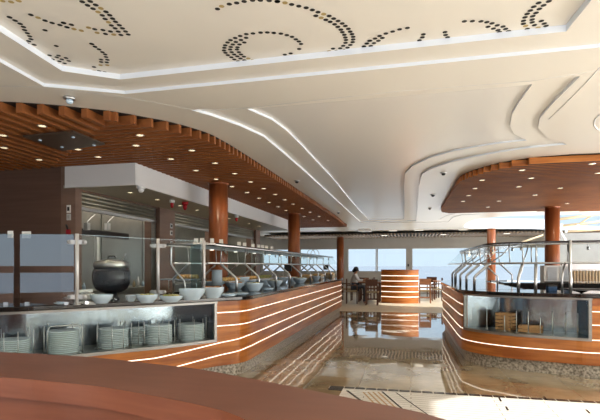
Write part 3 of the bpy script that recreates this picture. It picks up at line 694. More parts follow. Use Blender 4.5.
# ------------------------------------------------------------------ GLASS SCREENS on the left counter
posts = [(77,304.8),(158,298.8)]
PB = [at(x, y, Lz) for x, y in posts]; PB.append(Vector((at(204,296.5,Lz).x, at(204,296.5,Lz).y, Lz)))
PT = 1.745
leftend = atD(-60, 300, 4.6); leftend.z = Lz
mid0 = atD(17, 300, 4.72)
labs = ['first glass post','second glass post','tall post at the start of the guard']
for i, p in enumerate(PB):
    t = empty('screen_post', p, 0, ['left steel post with round clamps, beside the napkins','middle steel post with round clamps, right of the soup kettle','right tall steel post where the food guard begins'][i], 'post', 'steel posts of the glass screens')
    b = MB(); b.tube([(0,0,0),(0,0,PT-Lz)], .019, 12); b.build('pole', M['alu'], t)
    b = MB(); b.lathe([(.035,0),(.035,.008),(.018,.014)], (0,0,0), 16); b.build('foot', M['chrome'], t)
    if i < 2:
        for z in (.08,.63):
            for sd in (-1,1):
                b = MB(); d = Vector((CS,SN,0))*sd
                b.obox(d*.045+Vector((0,0,z)), .07,.022,.045, YAW); b.tube([d*.075+Vector((0,0,z))-Vector((-SN,CS,0))*.011, d*.075+Vector((0,0,z))+Vector((-SN,CS,0))*.011], .0225, 14); b.build('clamp', M['alu'], t)
def pane(a, c, z0, z1, m, lab, k=.008, g='glass panels of the left screen'):
    a = Vector(a[:2]); c = Vector(c[:2]); mid = (a+c)/2; d = (c-a); ln = d.length; rz = math.atan2(d.y, d.x)
    t = empty('glass_screen', (mid.x,mid.y,z0), rz, lab, 'glass screen', g)
    b = MB(); b.box(-ln/2+.03, ln/2-.03, -k/2, k/2, .004, z1-z0); b.build('pane', M[m], t)
    b = MB(); b.box(-ln/2+.03, ln/2-.03, -k/2-.0005, k/2+.0005, z1-z0, z1-z0+.004); b.build('polished_edge', M['glasst'], t)
    for sx in (-1,1):
        if ln > .5: b = MB(); b.box(sx*(ln/2-.1)-.02, sx*(ln/2-.1)+.02, -.012, .012, -.0, .03); b.build('shoe', M['chrome'], t)
    return t
pane(leftend, mid0, Lz, 1.735, 'glassr', 'reflective glass panel at the far left edge of the view')
pane(mid0, PB[0], Lz, 1.735, 'glassr', 'wide reflective glass panel left of the first steel post')
pane(PB[0], PB[1], Lz, 1.735, 'glass', 'clear glass panel in front of the soup kettle')
pane(PB[1], PB[2], Lz, 1.735, 'glass', 'clear glass panel between the middle and tall steel posts')
pane(PB[2]+Vector((-.03,.02,0)), PB[2]+Vector((-.26,.12,0)), Lz, 1.70, 'glasst', 'green-tinted end pane of the food guard behind the tall post')
for i, px in enumerate((11,27)):
    p = atD(px, 234, 4.72 if px < 17 else 4.8); t = empty('sign_card', (p.x,p.y,1.70), YAW, ['smaller blank white card clipped on the glass edge at far left','wider white card clipped on the glass edge left of the first post'][i], 'card')
    b = MB(); wd = (.055,.09)[i]; b.box(-wd/2,wd/2,-.012,-.008,.0,.07); b.build('card_face', M['card'], t); b = MB(); b.box(-.02,.02,-.008,.01,.02,.045); b.build('clip', M['chrome'], t)
# ------------------------------------------------------------------ FOOD GUARD, left
GX = -2.95
t = empty('food_guard', (GX, 10, Lz), 0, 'long stainless and glass food guard over the left buffet', 'food guard')
gy0, gy1 = 6.0-10, 15.9-10
for sx in (1,-1):
    b = MB(); b.tube([(sx*.25,gy0,.43),(sx*.25,gy1,.43)], .014, 10); b.build('lower_rail', M['chrome'], t)
    b = MB(); b.tube([(sx*.36,gy0,.68),(sx*.36,gy1,.68)], .016, 10); b.build('shelf_rail', M['chrome'], t)
    for k in range(10):
        y = 6.44-10+k*1.03
        if y > gy1: break
        b = MB(); b.tube([(sx*.50,y,0),(sx*.50,y,.18),(sx*.485,y,.22),(sx*.28,y,.40),(sx*.25,y,.43)], .018, 10); b.build('bent_post', M['chrome'], t)
        b = MB(); b.tube([(sx*.25,y,.43),(sx*.27,y,.68)], .008, 8); b.build('hanger', M['chrome'], t)
        b = MB(); b.sphere((sx*.2,y+.3,.62), .018, 1,1,1.4); b.tube([(sx*.2,y+.3,.62),(sx*.2,y+.3,.685)], .006, 6); b.build('shelf_clip', M['steel'], t)
    b = MB(); b.add([(sx*.52,gy0,.44),(sx*.52,gy1,.44),(sx*.38,gy1,.67),(sx*.38,gy0,.67),(sx*.526,gy0,.44),(sx*.526,gy1,.44),(sx*.386,gy1,.67),(sx*.386,gy0,.67)], [(0,1,2,3),(7,6,5,4),(0,4,5,1),(3,2,6,7)]); b.build('sloping_pane', M['glass'], t)
b = MB(); b.box(-.38,.38,gy0,gy1,.695,.705); b.build('top_shelf', M['glassd'], t)
b = MB(); b.tube([(-.36,gy0,.69),(.36,gy0,.69)], .014, 10); b.build('end_bar', M['chrome'], t)
b = MB(); b.box(-.05,.05,gy0+.2,gy1-.2,.64,.69); b.build('lamp_channel', M['steel'], t)
for k in range(8):
    b = MB(); b.lathe([(.03,0),(.03,.012)], (0,gy0+.7+k*1.0,.628), 12); b.build('lamp', M['lampw'], t)
b = MB(); p = PB[2]
b.tube([(.245,gy0+.02,.70),(.0,gy0,.70),(-.28,gy0,.69),(-.30,gy0,.62),(-.30,gy0,.42),(-.24,gy0,.33),(-.1,gy0,.18),(-.08,gy0,0)], .014, 10); b.build('end_frame', M['chrome'], t)
# label cards on the shelf
for i, px in enumerate((196,202,212,221,239,244.5,253,258.5,262.5,266.5,272)):
    xx = {0:-2.93,1:-2.82,2:-2.72}.get(i,-2.68); c = atX(px, 245, xx); t = empty('label_card', (xx, c.y, Lz+.706), YAW+.1*(-1)**i, 'small white tent card on the left guard shelf, %s from the near end' % ['first','second','third','fourth','fifth','sixth','seventh','eighth','ninth','tenth','last'][i], 'card', 'tent cards on the left guard shelf')
    b = MB(); b.obox((0,0,.035), .055,.003,.075, 0, -.25); b.build('card_front', M['card'], t)
    b = MB(); b.obox((0,.018,.035), .055,.003,.075, 0, .25); b.build('card_back', M['card'], t)
# wire basket rings and black sign boxes
c = atX(313,255,-2.95); t = empty('wire_basket', (c.x,c.y,Lz+.706), 0, 'looped wire stand on top of the guard near its far end', 'wire stand')
for k in (-1,1):
    b = MB(); b.tube([(k*.06+.13*math.cos(q*PI/10), 0, .03+.17*math.sin(q*PI/10)) for q in range(11)], .008, 6); b.build('loop', M['steel'], t)
b = MB(); b.box(-.2,.2,-.05,.05,0,.02); b.build('base', M['steel'], t)
for i, (px, py) in enumerate(((288,269),(326,270))):
    c = atX(px, py, -2.95); t = empty('black_sign_box', (c.x,c.y,Lz), 0, ['square black box on a stand at the middle of the left guard','square black box on a stand near the far end of the left guard'][i], 'box')
    b = MB(); b.box(-.09,.09,-.03,.03,.26,.42); b.build('screen', M['dark'], t); b = MB(); b.tube([(0,0,0),(0,0,.26)], .01, 8); b.build('stand', M['chrome'], t)
# bread crates at the far end of left counter
for i, (px, lab) in enumerate(((307,'nearer'),(318,'middle'),(330,'farther'))):
    c = atX(px, 278, -2.75); t = empty('bread_basket', (c.x,c.y,Lz), PI/2, '%s of three open baskets of bread at the far end of the left buffet' % lab, 'bread basket', 'bread baskets')
    b = MB()
    for z in (.0,.05,.1): b.box(-.3,.3,.13,.14,z,z+.035); b.box(-.3,.3,-.14,-.13,z,z+.035); b.box(-.3,-.29,-.14,.14,z,z+.035); b.box(.29,.3,-.14,.14,z,z+.035)
    b.box(-.3,.3,-.14,.14,0,.01); b.build('basket', M['tan'], t)
    b = MB()
    for q in range(10): b.sphere((-.24+q%5*.12, -.06+.12*(q//5), .11), .07,1,1,.7,8,5)
    tag(b.build('bread', M['bread'], t), kind='stuff')
# ------------------------------------------------------------------ FOOD GUARD, right
t = empty('food_guard', (2,8,Rz), 0, 'curved stainless and glass food guard with dark top over the right island', 'food guard')
RP0 = [(p[0]-2, p[1]-8) for p in RPATH]; T = arclen(RP0)[-1]
RP0 = resample(RP0, .15)
RP0 = smooth(resample(RP0, .45), 4); T = arclen(RP0)[-1]
def ofs(d): return offset(RP0, RS, -d)
def rmk(d, z): return [(p[0],p[1],z) for p in smooth(resample(ofs(d), .4), 4)]
b = MB(); b.tube(rmk(.12,.398), .006, 6); b.build('pane_edge', M['chrome'], t)
b = MB(); b.tube(rmk(.46,.395), .014, 8); b.build('lower_rail', M['chrome'], t)
b = MB(); b.tube(rmk(.40,.66), .012, 8); b.build('upper_rail', M['chrome'], t)
b = MB(); A_ = smooth(resample(ofs(.38), .4), 4); C_ = smooth(resample(ofs(.95), .4), 4)
b.wall(A_+C_[::-1], A_+C_[::-1], .675, .70); b.flat([A_+C_[::-1]], .675, True); b.flat([A_+C_[::-1]], .70, False); b.build('dark_top', mat('smoked_top',(.06,.045,.04),.15,var=.2), t)
b = MB(); A3 = rmk(.12,.40); C3 = rmk(.38,.655); n_ = min(len(A3),len(C3)); b.add(A3[:n_]+C3[:n_], [(i,i+1,n_+i+1,n_+i) for i in range(n_-1)]); b.build('sloping_pane', M['glass'], t)
b = MB(); b.tube(rmk(.93,.40), .012, 8); b.build('inner_rail', M['chrome'], t)
psx = [s_at_px(RPATH, RS, px, -.22) for px in (535,518)]
sl = []
for q in (7.75, 8.7, 9.65, 10.6, 11.5, 12.4): sl.append(near_s(RPATH, (.72,q)))
sl += [s_at_px(RPATH,RS,600,-.22)+.4]
for k, s in enumerate(psx+sl):
    def pp(d, z):
        (x, y), a = on_path(RPATH, RS, min(s, arclen(RPATH)[-1]-.03), -d); return (x-2,y-8,z)
    b = MB(); b.tube([pp(.22,0),pp(.22,.17),pp(.235,.20),pp(.42,.37),pp(.45,.395)], .021, 10); b.build('bent_post', M['chrome'], t)
    b = MB(); b.tube([pp(.46,.395),pp(.42,.675)], .009, 8); b.build('hanger', M['chrome'], t)
    b = MB(); b.tube([pp(.46,.41),pp(.62,.52),pp(.75,.67)], .009, 8); b.build('brace', M['chrome'], t)
    b = MB(); b.tube([pp(.93,.40),pp(.91,.675)], .009, 8); b.build('hanger', M['chrome'], t)
for k in range(14):
    s = .3 + k*(T-.6)/13
    (x, y), a = on_path(RPATH, RS, s, -(.6 if k%2 else .75)); b = MB(); q = (x-2,y-8)
    b.tube([(q[0],q[1],.675),(q[0],q[1],.62)], .006, 6); b.sphere((q[0],q[1],.605), .02, 1,1,1.3); b.build('spotlight', M['lamp' if k in (3,8,11) else 'chrome'], t)
for px in (571,):
    s = s_at_px(RPATH, RS, px, -.3); (x, y), a = on_path(RPATH, RS, s, -.3)
    b = MB(); b.tube([(x-2,y-8,0),(x-2,y-8,.70)], .018, 12); b.build('tall_post', M['chrome'], t)
    b = MB(); b.tube([(x-2.10,y-8,0),(x-2.10,y-8,.2),(x-2.02,y-7.85,.40)], .014, 10); b.build('bent_post', M['chrome'], t)
# far-side posts of the right guard, leaning the other way
for k, (px, py) in enumerate(((497.5,286),(512,283))):
    p = at(px, py, Rz); q = p-Vector((2,8,Rz)); b = MB(); b.tube([(q.x,q.y,0),(q.x,q.y,.17),(q.x-.2,q.y+.05,.37),(q.x-.24,q.y+.05,.395)], .015, 10); b.build('bent_post', M['chrome'], t)
# steel cabinet and blue box on the island
c = atD(555,281,10.4); t = empty('steel_dispenser', (c.x,c.y+.25,1.071), 0, 'tall pale steel dispenser standing below the column on the right island', 'dispenser')
t.location = (2.97, 10.95, 1.071)
b = MB(); b.box(-.26,.26,-.16,.16,.0,.36); b.build('cabinet', M['lgrey'], t); b = MB(); b.box(-.2,-.02,-.168,-.16,.05,.32); b.box(.04,.2,-.168,-.16,.05,.32); b.build('door_panel', M['steel'], t)
b = MB(); b.box(-.26,.26,-.2,-.16,0,.03); b.build('drip_tray', M['dark'], t)
(x, y), a = on_path(RPATH, RS, s_at_px(RPATH,RS,552,-.7), -.7)
t = empty('blue_box', (x,y,Rz), .2, 'small blue and dark box standing on the right island worktop', 'box'); b = MB(); b.box(-.06,.06,-.04,.04,0,.08); b.build('carton', M['blue'], t); b = MB(); b.box(-.061,.061,-.041,.041,.06,.082); b.build('lid', M['dark'], t)
(x, y), a = on_path(RPATH, RS, s_at_px(RPATH,RS,590,-.55), -.55)
t = empty('serving_tray', (x,y,Rz), a, 'flat dark serving tray on the right island at the edge of view', 'tray'); b = MB(); b.box(-.35,.35,-.15,.15,.03,.045); b.build('tray_plate', M['dark'], t); b = MB(); b.box(-.3,-.26,-.1,.1,0,.03); b.box(.26,.3,-.1,.1,0,.03); b.build('feet', M['steel'], t)
# louvred cabinet and pale beams behind the right island
c = atD(600,280,12.6); t = empty('louvred_cabinet', (c.x+.2,c.y,0), 0, 'pale cabinet with upright louvres behind the right island', 'cabinet')
b = MB(); b.box(-1.1,2.2,.05,.55,0,1.5); b.build('cabinet_body', M['grey'], t)
b = MB(); b.box(-1.12,2.22,-.02,.57,1.33,1.52); b.build('white_top', M['white'], t)
b = MB()
for i in range(44): b.box(-1.05+i*.075,-1.05+i*.075+.035,.0,.05,1.0,1.29)
b.build('louvres', M['seat'], t)
def beam(p, q, D, r, lab, m='tan', D2=None):
    a = atD(*p, D); c = atD(*q, D2 or D); mid = (a+c)/2; t = empty('roof_beam', mid, 0, lab, 'beam', 'beams of the glazed roof')
    b = MB(); b.tube([a-mid, c-mid], r, 8); b.build('tube', M[m], t); b = MB(); b.sphere(a-mid, r*1.4); b.build('joint', M['white'], t)
beam((556,219.5),(612,212.5),17.5,.05,'uppermost sandy roof beam beyond the right canopy')
beam((561,226),(612,220.5),17.8,.05,'second sandy roof beam beyond the right canopy')
beam((566,231.5),(612,229),18.2,.04,'third sandy roof beam beyond the right canopy')
beam((578,225),(592,215),17.6,.03,'short slanting strut between the two upper roof beams')
beam((508,247),(543,235),19,.035,'thin pale slanting strut left of the right-hand column')
beam((556,222),(568,245),18,.04,'steep white strut just right of the wooden column','white')
b = MB(); c = atD(584,236,19); b.box(c.x-1.1,c.x+2.5,c.y,c.y+.1,.0,2.75); tag(b.build('grey_panel', mat('mid_grey_panel',(.36,.36,.35),.5,var=.1)), 'light grey wall panel below the roof beams at the right edge', 'panel')
# ------------------------------------------------------------------ CEILING LIGHTS
b0 = empty('downlight', (0,0,0), 0, 'x', 'downlight')
b = MB(); b.lathe([(.052,-.003),(.052,0),(.037,.006),(.037,-.003)], (0,0,-.002), 20); b.build('ring', M['steel'], b0)
b = MB(); b.lathe([(0,-.004),(.038,-.004),(.038,-.001)], (0,0,-.001), 20); b.build('lens', M['lamp'], b0)
DL = [(42,125.7),(3,135.2),(4,147.5),(39,159.5),(78,149.2),(98,156.8),(140,135),(136,145.3),(192,150.2),(171,158.8),(215,163),(196,170.3),(234.5,173.3),(216,179),(250.5,181.7),(232,186.4),(263.6,188.4),(247,192.4),(259,198),(275,194.3),(284.5,199.6),(269,202.4),(278,206.7),(293,204),(286,210.3),(302,208.3),(295,213.3),(310,212),(304,216.5),(319,216.3),(313,219.8),(328,220.5)]
DR = [(482,180),(475,188.3),(468.6,195.4),(463,201.2),(522,170),(531,178),(518.6,186.6),(499,201),(592,163.6),(598,173),(567,203.5),(535,195),(488,207),(560,188)]
ordw = ['first','second','third','fourth','fifth','sixth','seventh','eighth','ninth','tenth','eleventh','twelfth','thirteenth','fourteenth','fifteenth','sixteenth','seventeenth','eighteenth','nineteenth','twentieth','twenty-first','twenty-second','twenty-third','twenty-fourth','twenty-fifth','twenty-sixth','twenty-seventh','twenty-eighth','twenty-ninth','thirtieth','thirty-first','last']
used = False
def spot(p, e, size=2.2, col=(1,.80,.55), rad=.05):
    l = bpy.data.lights.new('downlight_glow','SPOT'); l.energy = e; l.spot_size = size; l.spot_blend = .8; l.color = col; l.shadow_soft_size = rad
    o = bpy.data.objects.new('downlight_glow', l); COL.objects.link(o); o.location = p
for k, (lst, side) in enumerate(((DL,'left'),(DR,'right'))):
    srt = sorted(lst, key=lambda q: q[1])
    for i, (px, py) in enumerate(srt):
        p = at(px, py, KZ-.003)
        place(b0, used, p, 0, 'small warm downlight in the %s wooden canopy, %s from the top of the photo' % (side, ordw[min(i,31)]), 'downlights in the %s canopy' % side, None); used = True
        spot(p-Vector((0,0,.02)), 7 if side == 'left' else 9)
# soffit fixtures under the bulkhead
for i, (px, py) in enumerate(((130,187.8),(157,194.5),(180,201),(197,206.3),(229,214.2),(249,220.3),(259,223.5))):
    p = atX(px, py, -4.45); p = Vector((p.x, p.y, 2.617)); o = place(b0, True, p, 0, 'small downlight under the white bulkhead, %s from the near corner' % ordw[i], 'downlights under the bulkhead')
    spot(p-Vector((0,0,.02)), 10)
def fixture(name, px, py, z, r, h, m, m2, lab, cat, base=None):
    p = at(px, py, z); t = empty(name, (p.x,p.y,z), 0, lab, cat)
    b = MB(); b.lathe([(r,0),(r*.95,-h*.35),(r*.6,-h*.4)], (0,0,0), 20); b.build('base', M[m], t)
    b = MB(); b.lathe([(r*.6,-h*.38),(r*.62,-h*.7),(r*.35,-h),(0,-h*1.02)], (0,0,0), 20); b.build('cap', M[m2], t)
fixture('smoke_detector',141,186.5,2.62,.07,.09,'white','white','round white detector under the bulkhead near its front corner','detector')
fixture('alarm_beacon',172,200,2.62,.05,.14,'white','red','white and red alarm beacon under the bulkhead, left one of the pair','alarm')
fixture('alarm_bell',185,202,2.62,.06,.15,'red','red','all-red alarm bell under the bulkhead, right of the beacon','alarm')
fixture('alarm_beacon',236.5,215.5,2.62,.05,.14,'white','red','far red alarm beacon under the bulkhead, right of the near column','alarm')
fixture('ceiling_sprinkler',69.5,97.5,CZ,.055,.06,'chrome','china','round chrome ceiling speaker above the edge of the left canopy','ceiling fixture')
for i, (px, py) in enumerate(((297,180.5),(338.5,212),(443.5,172.5),(433,194.5),(429.7,207.8))):
    fixture('ceiling_detector',px,py,CZ,.055,.05,'chrome','dark',['small chrome ceiling fitting beside the left canopy, nearer one','small chrome ceiling fitting beside the left canopy tip, farther one','small chrome ceiling fitting beside the right canopy, nearest of three','small chrome ceiling fitting beside the right canopy, middle of three','small chrome ceiling fitting beside the right canopy, farthest of three'][i],'ceiling fixture')
p = at(365,229.5,CZ); t = empty('ceiling_unit', p, 0, 'flat white box unit fixed to the ceiling near the far windows', 'ceiling unit')
b = MB(); b.box(-.28,.28,-.25,.25,-.09,0); b.build('housing', M['white'], t); b = MB(); b.box(-.2,.2,-.2,.2,-.10,-.09); b.build('grille', M['lgrey'], t)
for i, (px, py) in enumerate(((393,230.5),(419,230),(463,229.5))):
    p = at(px, py, CZ); t = empty('ceiling_vent', p, 0, 'slim pale oval ceiling vent before the far windows, %s from the left' % ordw[i], 'vent'); b = MB(); b.box(-.22,.22,-.08,.08,-.02,0); b.build('plate', M['white'], t); b = MB(); b.box(-.17,.17,-.05,.05,-.024,-.02); b.build('slot', M['lampw'], t)
for i, px in enumerate((384.5,443.5,507)):
    p = atY(px,234.6,22.35); t = empty('soffit_light', (p.x,22.4,2.859), 0, 'narrow white light in the far slatted soffit, %s from the left' % ordw[i], 'light'); b = MB(); b.box(-.14,.14,-.1,.1,-.012,0); b.build('housing', M['white'], t); b = MB(); b.box(-.12,.12,-.08,.08,-.016,-.012); b.build('lens', M['lampw'], t)
# wall switches
def plate_(x, y, z, wd, hh, lab, cat, name, m, m2, axis):
    t = empty(name, (x,y,z), 0 if axis == 'y' else PI/2, lab, cat); b = MB(); b.box(-wd/2,wd/2,-.012,0,-hh/2,hh/2); b.build('cover', M[m], t); b = MB(); b.box(-wd/4,wd/4,-.02,-.012,-hh/4,hh/4); b.build('insert', M[m2], t)
for py, hh, m, m2, lab in ((209,.12,'card','dark','white switch plate with dark insert, upper one on the brown post'),(217,.10,'lgrey','steel','grey switch plate under the white one on the brown post')):
    p = atY(69,py,YF-.011); plate_(p.x, YF-.0105, p.z, .07, hh, lab, 'switch', 'wall_switch', m, m2, 'y')
p = atY(69,231,YF-.011); t = empty('fire_call_point', (p.x,YF-.0105,p.z), 0, 'small red and black handle fitting low on the brown post', 'handle'); b = MB(); b.box(-.03,.03,-.03,0,-.06,.02); b.build('base', M['red'], t); b = MB(); b.tube([(0,-.03,.02),(0,-.05,.07),(-.02,-.04,.09)], .015, 8); b.build('lever', M['dark'], t)
for py, lab in ((226,'upper'),(233,'middle'),(243.5,'lower')):
    p = atX(171,py,XS); plate_(XS+.0005, p.y, p.z, .09,.10, '%s of three small switch plates on the brown pillar' % lab, 'switch', 'wall_switch', 'lgrey', 'dark', 'x')
# ------------------------------------------------------------------ PARTITION and SEATING at the far end
c0 = at(381.5,303,0); c1 = at(418,303,0); cm = (c0+c1)/2
t = empty('striped_partition', cm, 0, 'curved wooden service station with glowing stripes in the middle of the far aisle', 'partition')
hw = (c1-c0).length/2; arc = [(-hw+2*hw*i/16, -.28*math.cos((i/16-.5)*PI)+0) for i in range(17)]
pr = arc + [(hw,.5),(-hw,.5)]
b = MB(); b.prism(pr, 0, 1.25); b.build('body', M['wood'], t)
b = MB(); b.prism([(x*1.02,y*1.02) for x,y in pr], 1.25, 1.28); b.build('top', M['woodcol'], t)
for z in (1.05,.848,.645,.44,.245):
    b = MB(); b.sweep(arc, 1, [(.004,z-.014),(.004,z+.014),(-.01,z+.014),(-.01,z-.014)]); b.build('light_strip', M['led'], t)
def chair_proto(high, m, nm='dining_chair'):
    t = empty(nm, (0,0,0), 0, 'x', 'chair'); sh = .50; k = MB()
    bt = sh+.44
    b = MB(); b.box(-.22,.22,-.21,.21,sh-.05,sh); b.build('seat', M['seat'], t)
    b = MB(); b.box(-.21,.21,.19,.215,sh+.2,bt); b.box(-.21,.21,.19,.215,sh+.08,sh+.13); b.build('backrest', m, t)
    for sx in (-.2,.2):
        b = MB(); b.box(sx-.02,sx+.02,-.21,-.17,0,sh); b.build('leg', m, t)
        b = MB(); b.box(sx-.02,sx+.02,.18,.22,0,bt); b.build('leg', m, t)
        b = MB(); b.box(sx-.02,sx+.02,-.2,.2,sh+.18,sh+.21); b.box(sx-.02,sx+.02,-.21,-.175,sh,sh+.19); b.build('armrest', m, t)
    b = MB(); b.box(-.2,.2,-.2,-.18,.2,.23); b.box(-.2,.2,.19,.21,.2,.23); b.build('stretcher', m, t)
    return t
ch = chair_proto(True, M['chair']); cl = chair_proto(True, M['chairl'])
def gp(px, py=303): p = at(px, py, 0); return Vector((p.x, p.y, 0))
G = 'dark wooden dining chairs by the far windows'
place(ch, False, gp(352,303.5), PI/2+.1, 'dark wooden dining chair holding the seated person', G)
pers = gp(355.5,301.5)
place(ch, True, gp(372,305), PI, 'dark wooden dining chair close to the left side of the striped station', G)
place(ch, True, gp(365,300), PI-.2, 'dark wooden dining chair behind the left table legs', G)
place(ch, True, gp(347,300.5), PI/2, 'dark wooden dining chair almost hidden by the left buffet end', G)
place(ch, True, gp(379,299.5), PI/2, 'dark wooden dining chair partly behind the striped station', G)
place(cl, False, gp(425,303), PI-.0, 'light brown wooden dining chair just right of the striped station', 'light wooden chairs')
place(ch, True, gp(437,301), -PI/2, 'dark dining chair by the near left end of the right island', G)
place(ch, True, gp(433,298), PI*.9, 'dark dining chair beyond the right table, near the sea window', G)
def table(c, wx, wy, h, lab):
    t = empty('dining_table', c, 0, lab, 'table', 'dining tables'); b = MB(); b.box(-wx/2,wx/2,-wy/2,wy/2,h-.04,h); b.build('tabletop', M['chairl'], t)
    for sx in (-1,1):
        for sy in (-1,1): b = MB(); b.box(sx*(wx/2-.05)-.03,sx*(wx/2-.05)+.03,sy*(wy/2-.05)-.03,sy*(wy/2-.05)+.03,0,h-.04); b.build('leg', M['chair'], t)
table(gp(369,302)+Vector((0,.3,0)), .9,.7,.80,'dining table in front of the seated person'); table(gp(441,300)+Vector((.1,.4,0)), .8,.7,.80,'dining table right of the striped station')
tb = gp(369,302)+Vector((0,.3,.801))
for i, (dx, h, r, m) in enumerate(((-.05,.10,.03,'bread'),(.12,.12,.025,'dark'),(.22,.10,.025,'dark'),(.33,.08,.03,'china'))):
    b = MB(); b.lathe([(r,0),(r,h*.7),(r*.6,h*.85),(r*.6,h)], (0,0,0), 12); tag(b.build(['glass_cup','salt_shaker','pepper_shaker','white_cup'][i], M[m], loc=tb+Vector((dx,-.1,0))), ['amber glass nearest the seated person on the table','first dark shaker on the table by the station','second dark shaker on the table by the station','white cup on the table closest to the striped station'][i], ['cup','shaker','shaker','cup'][i])
# person: skinned figure
def skin(name, chain, m, parent, subd=1):
    me = bpy.data.meshes.new(name); vs = [c[0] for c in chain['v']]; me.from_pydata(vs, chain['e'], []); o = bpy.data.objects.new(name, me); COL.objects.link(o)
    md = o.modifiers.new('s','SKIN')
    for i, v in enumerate(chain['v']): me.skin_vertices[0].data[i].radius = (v[1], v[2] if len(v) > 2 else v[1])
    me.skin_vertices[0].data[0].use_root = True
    o.modifiers.new('d','SUBSURF').levels = subd
    dg = bpy.context.evaluated_depsgraph_get(); m2 = bpy.data.meshes.new_from_object(o.evaluated_get(dg)); bpy.data.objects.remove(o)
    for p in m2.polygons: p.use_smooth = True
    m2.materials.clear(); m2.materials.append(m); o = bpy.data.objects.new(name, m2); COL.objects.link(o); o.parent = parent; return o
ph = empty('person', gp(353.5,302.8)-Vector((0,0,.09)), .0, 'person with black hair and pale shirt seated at the far table, leaning on it', 'person')
# local x: facing; seat top .62
body = {'v': [((0,0,.74),.13,.15),((.02,0,.92),.12,.15),((.05,0,1.12),.12,.17),((.07,0,1.21),.06,.06),((.095,0,1.27),.05,.05),((.115,0,1.345),.085,.078),((.12,0,1.41),.07,.065),
   ((.07,-.17,1.15),.05),((.2,-.21,.96),.04),((.42,-.14,1.0),.03),((.50,-.12,1.03),.03),
   ((.07,.17,1.15),.05),((.2,.21,.96),.04),((.40,.12,.95),.03),((.48,.1,.95),.03),
   ((.05,-.1,.71),.08),((.42,-.12,.72),.06),((.44,-.12,.40),.045),((.42,-.12,.12),.035),((.5,-.12,.06),.035),
   ((.05,.1,.71),.08),((.42,.12,.72),.06),((.44,.12,.40),.045),((.42,.12,.12),.035),((.5,.12,.06),.035)],
   'e': [(0,1),(1,2),(2,3),(3,4),(4,5),(5,6),(2,7),(7,8),(8,9),(9,10),(2,11),(11,12),(12,13),(13,14),(0,15),(15,16),(16,17),(17,18),(18,19),(0,20),(20,21),(21,22),(22,23),(23,24)]}
skin('body', body, M['skin'], ph, 2)
sh = {'v': [((0,0,.76),.15,.17),((.02,0,.92),.14,.17),((.05,0,1.12),.14,.19),((.07,0,1.20),.08,.08),((.07,-.17,1.15),.062),((.2,-.21,.96),.052),((.38,-.15,.99),.042),((.07,.17,1.15),.062),((.2,.21,.96),.052),((.36,.14,.95),.042)],
   'e': [(0,1),(1,2),(2,3),(2,4),(4,5),(5,6),(2,7),(7,8),(8,9)]}
skin('shirt', sh, M['shirt'], ph, 2)
tr_ = {'v': [((0,0,.73),.155,.17),((.05,-.1,.71),.095),((.42,-.12,.72),.075),((.44,-.12,.40),.06),((.42,-.12,.14),.05),((.05,.1,.71),.095),((.42,.12,.72),.075),((.44,.12,.40),.06),((.42,.12,.14),.05)],
   'e': [(0,1),(1,2),(2,3),(3,4),(0,5),(5,6),(6,7),(7,8)]}
skin('trousers', tr_, M['trousers'], ph, 2)
b = MB(); b.sphere((.095,0,1.385), .105, 1,.95,1.0, 14, 8); b.sphere((.01,0,1.33), .06, 1,1,1.2, 10, 6); b.build('hair', M['hair'], ph)
b = MB(); b.sphere((.205,0,1.335), .018, 1,.7,1.3, 8, 5); b.build('nose', M['skin'], ph)
for sy in (-1,1):
    for f in range(4):
        x0 = .50 if sy < 0 else .48; z0 = 1.03 if sy < 0 else .95; y0 = -.12 if sy < 0 else .10
        b = MB(); yy = y0+(f-1.5)*.018; ln = (.06,.075,.07,.055)[f]; b.tube([(x0+.01,yy,z0),(x0+ln*.7,yy,z0-.008),(x0+ln,yy,z0-.03)], [.009,.008,.006], 6); b.build('finger', M['skin'], ph)
    b = MB(); b.tube([(x0-.01,y0+.03*-sy,z0),(x0+.03,y0+.05*-sy,z0+.005)], [.010,.007], 6); b.build('thumb', M['skin'], ph)
# ------------------------------------------------------------------ OUTSIDE
b = MB(); b.add([(-20000,-20000,-18),(20000,-20000,-18),(20000,30000,-18),(-20000,30000,-18)], [(0,1,2,3)]); tag(b.build('sea', M['sea']), kind='structure')
b = MB(); b.add([(-14,25.2,-.05),(20,25.2,-.05),(20,31,-.05),(-14,31,-.05)], [(0,1,2,3)]); struct('floor_outside', b, M['deckpaint'])
t = empty('ship_bulwark', (2,30.5,0), 0, 'low white ship bulwark outside the far windows, in front of the sea', 'bulwark')
b = MB(); b.box(-16,16,-.05,.05,-.05,.5); b.build('bulwark', M['deckpaint'], t)
b = MB(); b.box(-16,16,-.09,.09,.5,.54); b.build('capping', M['deckpaint'], t)
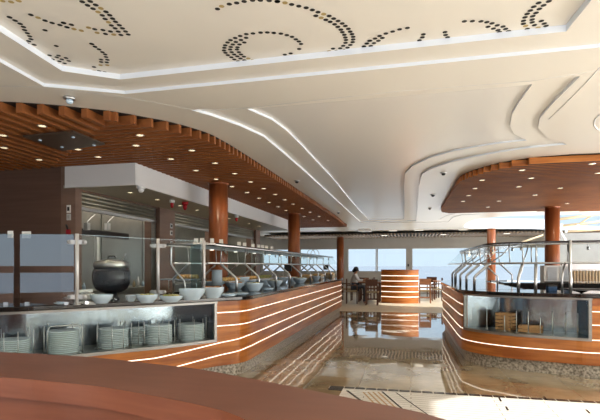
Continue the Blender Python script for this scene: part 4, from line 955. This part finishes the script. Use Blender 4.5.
# ------------------------------------------------------------------ LIGHT
W = bpy.data.worlds.new('World'); SC.world = W; W.use_nodes = True; nt = W.node_tree; nt.nodes.clear()
o = nt.nodes.new('ShaderNodeOutputWorld'); bg = nt.nodes.new('ShaderNodeBackground'); tc = nt.nodes.new('ShaderNodeTexCoord'); sp = nt.nodes.new('ShaderNodeSeparateXYZ'); rp = nt.nodes.new('ShaderNodeValToRGB')
e = rp.color_ramp.elements; e[0].position = 0; e[0].color = (.70,.84,.96,1); e[1].position = 1; e[1].color = (.80,.90,1,1)
e.new(.12).color = (.66,.84,1,1); e.new(.3).color = (.85,.93,1,1)
nt.links.new(tc.outputs['Generated'], sp.inputs[0]); nt.links.new(sp.outputs['Z'], rp.inputs['Fac']); nt.links.new(rp.outputs['Color'], bg.inputs['Color']); nt.links.new(bg.outputs[0], o.inputs['Surface'])
bg.inputs['Strength'].default_value = 1.0
def area(loc, rot, sx, sy, e, col=(1,1,1)):
    l = bpy.data.lights.new('window_daylight','AREA'); l.shape = 'RECTANGLE'; l.size = sx; l.size_y = sy; l.energy = e; l.color = col
    o = bpy.data.objects.new('window_daylight', l); COL.objects.link(o); o.location = loc; o.rotation_euler = rot; return o
area((2,YR-.4,1.8), (PI/2,0,PI), 16, 2.2, 200, (.95,.97,1))        # added lamp for daylight through the windows behind
area((1,-2.3,.35), (PI,0,0), 12, 2.6, 560, (.96,.98,1))      # added uplight, standing in for bounce off an unseen floor behind
area((8.3,3.5,.35), (PI,0,0), 4.5, 9, 800, (1,.97,.92))  # added unseen uplight at near right, imitates bounce off a sunny floor
area((8.8,12,.35), (PI,0,0), 5, 9, 2300, (.97,.98,1))  # added unseen uplight beyond the island, brightens the right-hand ceiling
area((-5.95,10.8,2.95), (0,0,0), .5, 7, 110, (1,.9,.75))      # added fill inside the kitchen, no real fitting
area((2,28,.05), (PI,0,0), 22, 4, 1000, (.97,.98,1))      # added uplight outside the far windows, as if bounced off the deck
area((11.8,7,1.7), (PI/2,0,PI/2), 18, 2.2, 330, (1,.97,.92))       # added lamp standing in for daylight from the right side
sl_ = bpy.data.lights.new('sun','SUN'); sl_.energy = 6; sl_.angle = .02; sl_.color = (1,.96,.90); so = bpy.data.objects.new('sun', sl_); COL.objects.link(so)
so.rotation_euler = Vector((1.0,-.15,.86)).to_track_quat('Z','Y').to_euler()
vs = SC.view_settings; SC.display_settings.display_device = 'sRGB'; vs.view_transform = 'Standard'; vs.look = 'None'; vs.gamma = 1; vs.exposure = .12; vs.use_curve_mapping = False
SC.cycles.max_bounces = 8; SC.cycles.diffuse_bounces = 5; SC.cycles.glossy_bounces = 4; SC.cycles.transparent_max_bounces = 16; SC.cycles.sample_clamp_indirect = 6; SC.cycles.caustics_reflective = False; SC.cycles.caustics_refractive = False
for o in bpy.data.objects:
    if o.type == 'MESH' and any(k in o.name for k in ()): pass
